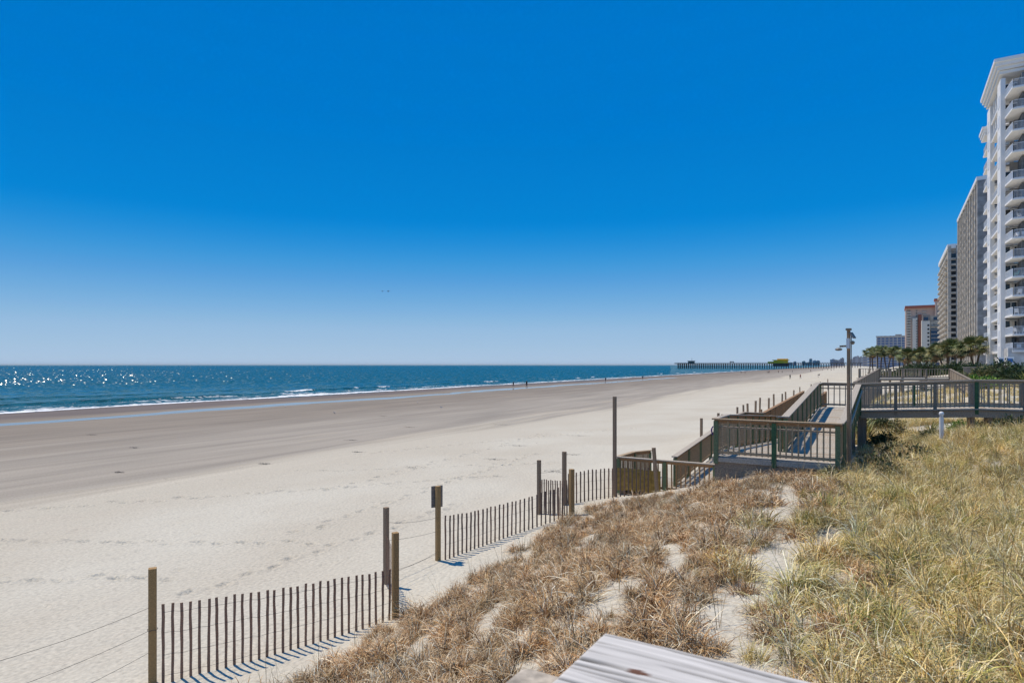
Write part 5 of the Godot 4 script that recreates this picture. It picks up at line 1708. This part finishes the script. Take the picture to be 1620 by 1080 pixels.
func make_plants() -> void:
	var crowns := [palm_crown(1, false), palm_crown(2, false), palm_crown(3, false)]
	var skirts := [palm_crown(11, true), palm_crown(12, true)]
	var trunks := []
	for k in 3:
		var pts := []
		var rad := []
		for i in 9:
			var f := i / 8.0
			pts.append(Vector3(0.06 * sin(f * 2.0 + k), f, 0.05 * sin(f * 3.0 + k * 2.0)))
			rad.append([0.028, 0.024, 0.023, 0.022, 0.022, 0.023, 0.026, 0.03, 0.026][i])
		trunks.append(tube(pts, rad, 8))
	var spots := [[1374.0, 190.0, 11.5], [1383.0, 184.0, 11.3], [1388.0, 178.0, 11.4], [1394.0, 189.0, 11.7], [1401.0, 181.0, 11.5], [1408.0, 176.0, 11.2], [1416.0, 183.0, 11.6], [1421.0, 190.0, 11.4], [1432.0, 152.0, 9.6], [1440.0, 142.0, 9.9], [1449.0, 147.0, 10.2], [1457.0, 140.0, 10.0], [1466.0, 145.0, 10.0], [1476.0, 137.0, 9.8], [1488.0, 131.0, 10.6], [1497.0, 126.0, 11.0], [1503.0, 129.0, 11.4], [1510.0, 123.0, 11.0], [1518.0, 127.0, 10.6], [1540.0, 106.0, 10.8], [1548.0, 108.0, 11.2]]
	for k in spots.size():
		var e: Array = spots[k]
		var x: float = (e[0] - 810.0) * 0.001 * e[1]
		var gy := ground_y(x, -e[1])
		var label := "fan palm with a thin trunk in the row before the blue hotel" if k < 8 else ("low bushy fan palm in the thicket before the red roofed block" if k < 14 else ("fan palm with brown hanging fronds before the fin tower" if k < 19 else "fan palm beside the foot of the white tower"))
		var o := thing("fan_palm", label, "tree", Vector3(x, gy, -e[1]), k * 1.7, "fan palms along the dune")
		var hgt: float = e[2] - gy - 1.0
		part(o, "trunk", trunks[k % 3], M.palm_trunk, Transform3D(Basis.from_scale(Vector3(7.0, hgt + 0.1, 7.0)), Vector3(0, -0.1, 0)))
		var head := Vector3(0.42 * sin(2.0 + k % 3), hgt, 0.35 * sin(3.0 + (k % 3) * 2.0))
		var sc := 1.45 + 0.3 * ((k * 7) % 5) / 5.0
		part(o, "crown", crowns[k % 3], M.leaf, Transform3D(Basis(Vector3.UP, k * 2.3).scaled(Vector3(sc, sc * 0.95, sc)), head))
		if k >= 8 or k % 2: part(o, "dead_fronds", skirts[k % 2], M.straw, Transform3D(Basis(Vector3.UP, k * 1.1).scaled(Vector3.ONE * 0.85), head - Vector3(0, 0.1, 0)))
	var dark := [Color(0.05, 0.085, 0.025), Color(0.08, 0.12, 0.035), Color(0.035, 0.06, 0.02)]
	var mixed := [Color(0.09, 0.12, 0.035), Color(0.17, 0.17, 0.055), Color(0.05, 0.075, 0.02), Color(0.24, 0.21, 0.09)]
	var grey := [Color(0.20, 0.17, 0.13), Color(0.27, 0.23, 0.18), Color(0.14, 0.13, 0.08)]
	var bright := [Color(0.16, 0.30, 0.03), Color(0.24, 0.38, 0.05), Color(0.10, 0.20, 0.02)]
	var kinds := {
		"green": shrub_mesh(1, Vector3(1.6, 1.25, 1.5), 2600, 0.17, dark, 25),
		"mixed": shrub_mesh(2, Vector3(1.5, 1.0, 1.5), 2400, 0.15, mixed, 40),
		"grey": shrub_mesh(3, Vector3(1.7, 1.1, 1.5), 1500, 0.10, grey, 160),
		"bright": shrub_mesh(4, Vector3(1.2, 0.95, 1.0), 1800, 0.16, bright, 10),
		"blade": blade_plant(5, 60, 1.0, 0.032, [Color(0.12, 0.16, 0.03), Color(0.22, 0.24, 0.05), Color(0.33, 0.31, 0.10), Color(0.07, 0.10, 0.02)]),
		"small": shrub_mesh(6, Vector3(0.55, 0.5, 0.5), 700, 0.07, mixed, 30),
	}
	var set_out := [["blade", 31.5, -1.9, 1.15], ["blade", 31.0, -0.9, 1.2], ["blade", 32.6, -1.3, 1.25], ["mixed", 33.5, -0.4, 0.8], ["small", 30.2, 0.3, 1.2], ["blade", 31.4, 1.4, 0.75], ["bright", 33.0, 2.6, 0.55], ["small", 30.3, 3.0, 1.1], ["mixed", 31.5, 4.2, 0.8], ["green", 33.0, 5.2, 0.55], ["grey", 31.6, 6.4, 0.7], ["mixed", 32.0, 8.0, 0.9], ["green", 34.0, 9.5, 0.8], ["blade", 30.6, 7.2, 0.9], ["mixed", 31.0, 10.5, 0.9],
		["bright", 70.0, 6.5, 1.5], ["bright", 71.5, 7.6, 1.3],
		["green", 78.0, 11.5, 1.5], ["green", 81.0, 13.0, 1.6], ["mixed", 76.0, 13.8, 1.6], ["grey", 73.0, 13.2, 1.6], ["green", 84.0, 15.5, 1.7], ["grey", 77.0, 16.5, 1.7], ["mixed", 82.0, 18.5, 1.8], ["grey", 72.0, 16.0, 1.5], ["green", 88.0, 12.0, 1.7], ["blade", 76.0, 11.0, 2.0], ["blade", 79.0, 12.2, 2.2], ["mixed", 90.0, 20.0, 1.9], ["grey", 86.0, 22.0, 1.9], ["green", 92.0, 16.0, 1.8], ["mixed", 70.0, 18.5, 1.5], ["grey", 68.0, 20.5, 1.6], ["mixed", 95.0, 10.0, 1.8], ["green", 100.0, 12.0, 1.9],
		["green", 125.0, 5.0, 2.0], ["mixed", 128.0, 8.0, 2.0], ["green", 132.0, 3.0, 2.0], ["mixed", 138.0, 1.0, 2.0], ["green", 120.0, 9.0, 1.9], ["green", 145.0, 4.0, 2.2], ["mixed", 150.0, 0.0, 2.0], ["green", 114.0, 10.5, 1.8], ["green", 160.0, -2.0, 2.0], ["mixed", 170.0, -3.0, 2.0],
		["green", 26.0, 3.5, 0.6], ["green", 26.4, 5.6, 0.6], ["mixed", 26.2, 7.4, 0.6], ["green", 26.6, 9.0, 0.6], ["green", 30.2, 3.4, 0.6], ["green", 30.4, 5.6, 0.6], ["green", 30.0, 8.2, 0.65], ["green", 30.2, 10.8, 0.65],
		["small", 18.6, -0.35, 1.1], ["small", 20.0, 0.1, 1.2], ["small", 17.9, -0.1, 0.9], ["small", 22.2, 0.7, 1.2], ["small", 17.0, -1.2, 0.8], ["small", 19.0, -0.6, 0.9], ["green", 25.0, 0.2, 0.5], ["mixed", 26.3, 1.3, 0.5], ["green", 28.2, -0.2, 0.5]]
	var words := {"green": "dark green leafy shrub", "mixed": "olive and straw coloured bush", "grey": "grey brown twiggy bush", "bright": "bright green rounded bush", "blade": "clump of stiff sword shaped leaves", "small": "small leafy vine patch"}
	for k in set_out.size():
		var e: Array = set_out[k]
		var place := " behind the upper walkway rail" if e[1] < 40 and e[1] > 29.5 else (" by the side of the ramp" if e[1] < 29.5 else (" beyond the far deck" if e[1] < 110 else " under the palms"))
		var o := part(self, "shrub" if e[0] != "blade" else "sword_plant", kinds[e[0]], M.leaf, Transform3D(Basis(Vector3.UP, k * 2.1).scaled(Vector3.ONE * e[3]), G(e[1], e[2]) - Vector3(0, 0.05, 0)))
		tag(o, words[e[0]] + place, "shrub", words[e[0]] + place + " group")

const SUN_UP := 65.0
const SUN_LEFT := 50.0
const SKY := [[-90.0, Color(0.45, 0.43, 0.41)], [-8.0, Color(0.50, 0.52, 0.54)], [-0.6, Color(0.68, 0.775, 0.87)], [0.4, Color(0.68, 0.78, 0.88)], [3.3, Color(0.59, 0.74, 0.875)], [7.2, Color(0.365, 0.64, 0.867)], [10.0, Color(0.19, 0.585, 0.86)], [12.7, Color(0.02, 0.535, 0.847)], [20.6, Color(0.0, 0.49, 0.815)], [30.0, Color(0.0, 0.47, 0.80)], [55.0, Color(0.0, 0.44, 0.765)], [90.0, Color(0.0, 0.42, 0.74)]]

# clear air: a blue that pales towards the horizon, and the bright air close round the sun
func sky_image() -> Image:
	var w := 512
	var h := 1024
	var im := Image.create(w, h, false, Image.FORMAT_RGB8)
	var to_sun := Vector3(-sin(deg_to_rad(SUN_LEFT)) * cos(deg_to_rad(SUN_UP)), sin(deg_to_rad(SUN_UP)), -cos(deg_to_rad(SUN_LEFT)) * cos(deg_to_rad(SUN_UP)))
	for y in h:
		var el := 90.0 - 180.0 * (y + 0.5) / h
		var c: Color = SKY[0][1]
		for k in range(1, SKY.size()):
			if el <= SKY[k][0]:
				c = SKY[k - 1][1].lerp(SKY[k][1], clampf((el - SKY[k - 1][0]) / (SKY[k][0] - SKY[k - 1][0]), 0.0, 1.0))
				break
		for x in w:
			var az := (float(x) + 0.5) / w * TAU - PI
			var d := Vector3(sin(az) * cos(deg_to_rad(el)), sin(deg_to_rad(el)), -cos(az) * cos(deg_to_rad(el)))
			var off := rad_to_deg(acos(clampf(d.dot(to_sun), -1.0, 1.0)))
			# the clear blue is deepest across from the sun
			var deep := c.lerp(Color(c.r, c.g * 0.97, c.b * 0.985), smoothstep(40.0, 85.0, off) * smoothstep(4.0, 16.0, el))
			im.set_pixel(x, y, deep.lerp(Color(1.0, 0.99, 0.96), 0.9 * exp(-off / 9.0)) if off < 60.0 else deep)
	return im

func setup_view() -> void:
	var cam := Camera3D.new()
	cam.name = "camera"
	cam.near = 0.1
	cam.far = 40000.0
	cam.projection = Camera3D.PROJECTION_FRUSTUM
	cam.size = 0.108
	cam.frustum_offset = Vector2(0.0, 0.0037)
	cam.position = Vector3(0, EYE, 0)
	add_child(cam)
	cam.current = true
	var lens := CameraAttributesPhysical.new()
	lens.frustum_near = 0.1
	lens.frustum_far = 40000.0
	lens.frustum_focal_length = 22.0
	lens.frustum_focus_distance = 14.0
	lens.exposure_aperture = 9.0
	cam.attributes = lens
	cam.projection = Camera3D.PROJECTION_FRUSTUM
	cam.near = 0.1
	cam.size = 0.108
	var env := Environment.new()
	env.background_mode = Environment.BG_SKY
	var sky := Sky.new()
	var air := PanoramaSkyMaterial.new()
	air.panorama = ImageTexture.create_from_image(sky_image())
	sky.sky_material = air
	env.sky = sky
	env.tonemap_mode = Environment.TONE_MAPPER_LINEAR
	env.tonemap_exposure = 1.0
	env.fog_enabled = true
	env.fog_light_color = Color(0.86, 0.93, 1.0)
	env.fog_density = 0.000015
	env.sdfgi_enabled = true
	env.ssao_enabled = true
	env.ssil_enabled = true
	var we := WorldEnvironment.new()
	we.name = "environment"
	we.environment = env
	add_child(we)
	var sun := DirectionalLight3D.new()
	sun.name = "sun"
	sun.light_color = Color(1.0, 0.945, 0.86)
	sun.light_energy = 1.36
	sun.light_angular_distance = 0.53
	sun.shadow_enabled = true
	add_child(sun)
	var el := deg_to_rad(SUN_UP)
	var az := deg_to_rad(SUN_LEFT)
	var to_sun := Vector3(-sin(az) * cos(el), sin(el), -cos(az) * cos(el))
	sun.look_at_from_position(to_sun * 100.0, Vector3.ZERO, Vector3.UP)

func _ready() -> void:
	rng.seed = 7
	noise_a.seed = 1
	noise_a.frequency = 0.03
	noise_a.fractal_octaves = 3
	noise_b.seed = 2
	noise_b.frequency = 0.08
	noise_b.fractal_octaves = 3
	noise_c.seed = 3
	noise_c.frequency = 0.12
	noise_c.fractal_octaves = 4
	setup_view()
	make_materials()
	make_prints()
	make_ground()
	make_sea()
	make_fences()
	make_boardwalk()
	make_own_deck()
	make_towers()
	make_pier()
	make_plants()
	make_grass()
	make_small_things()
	make_people()
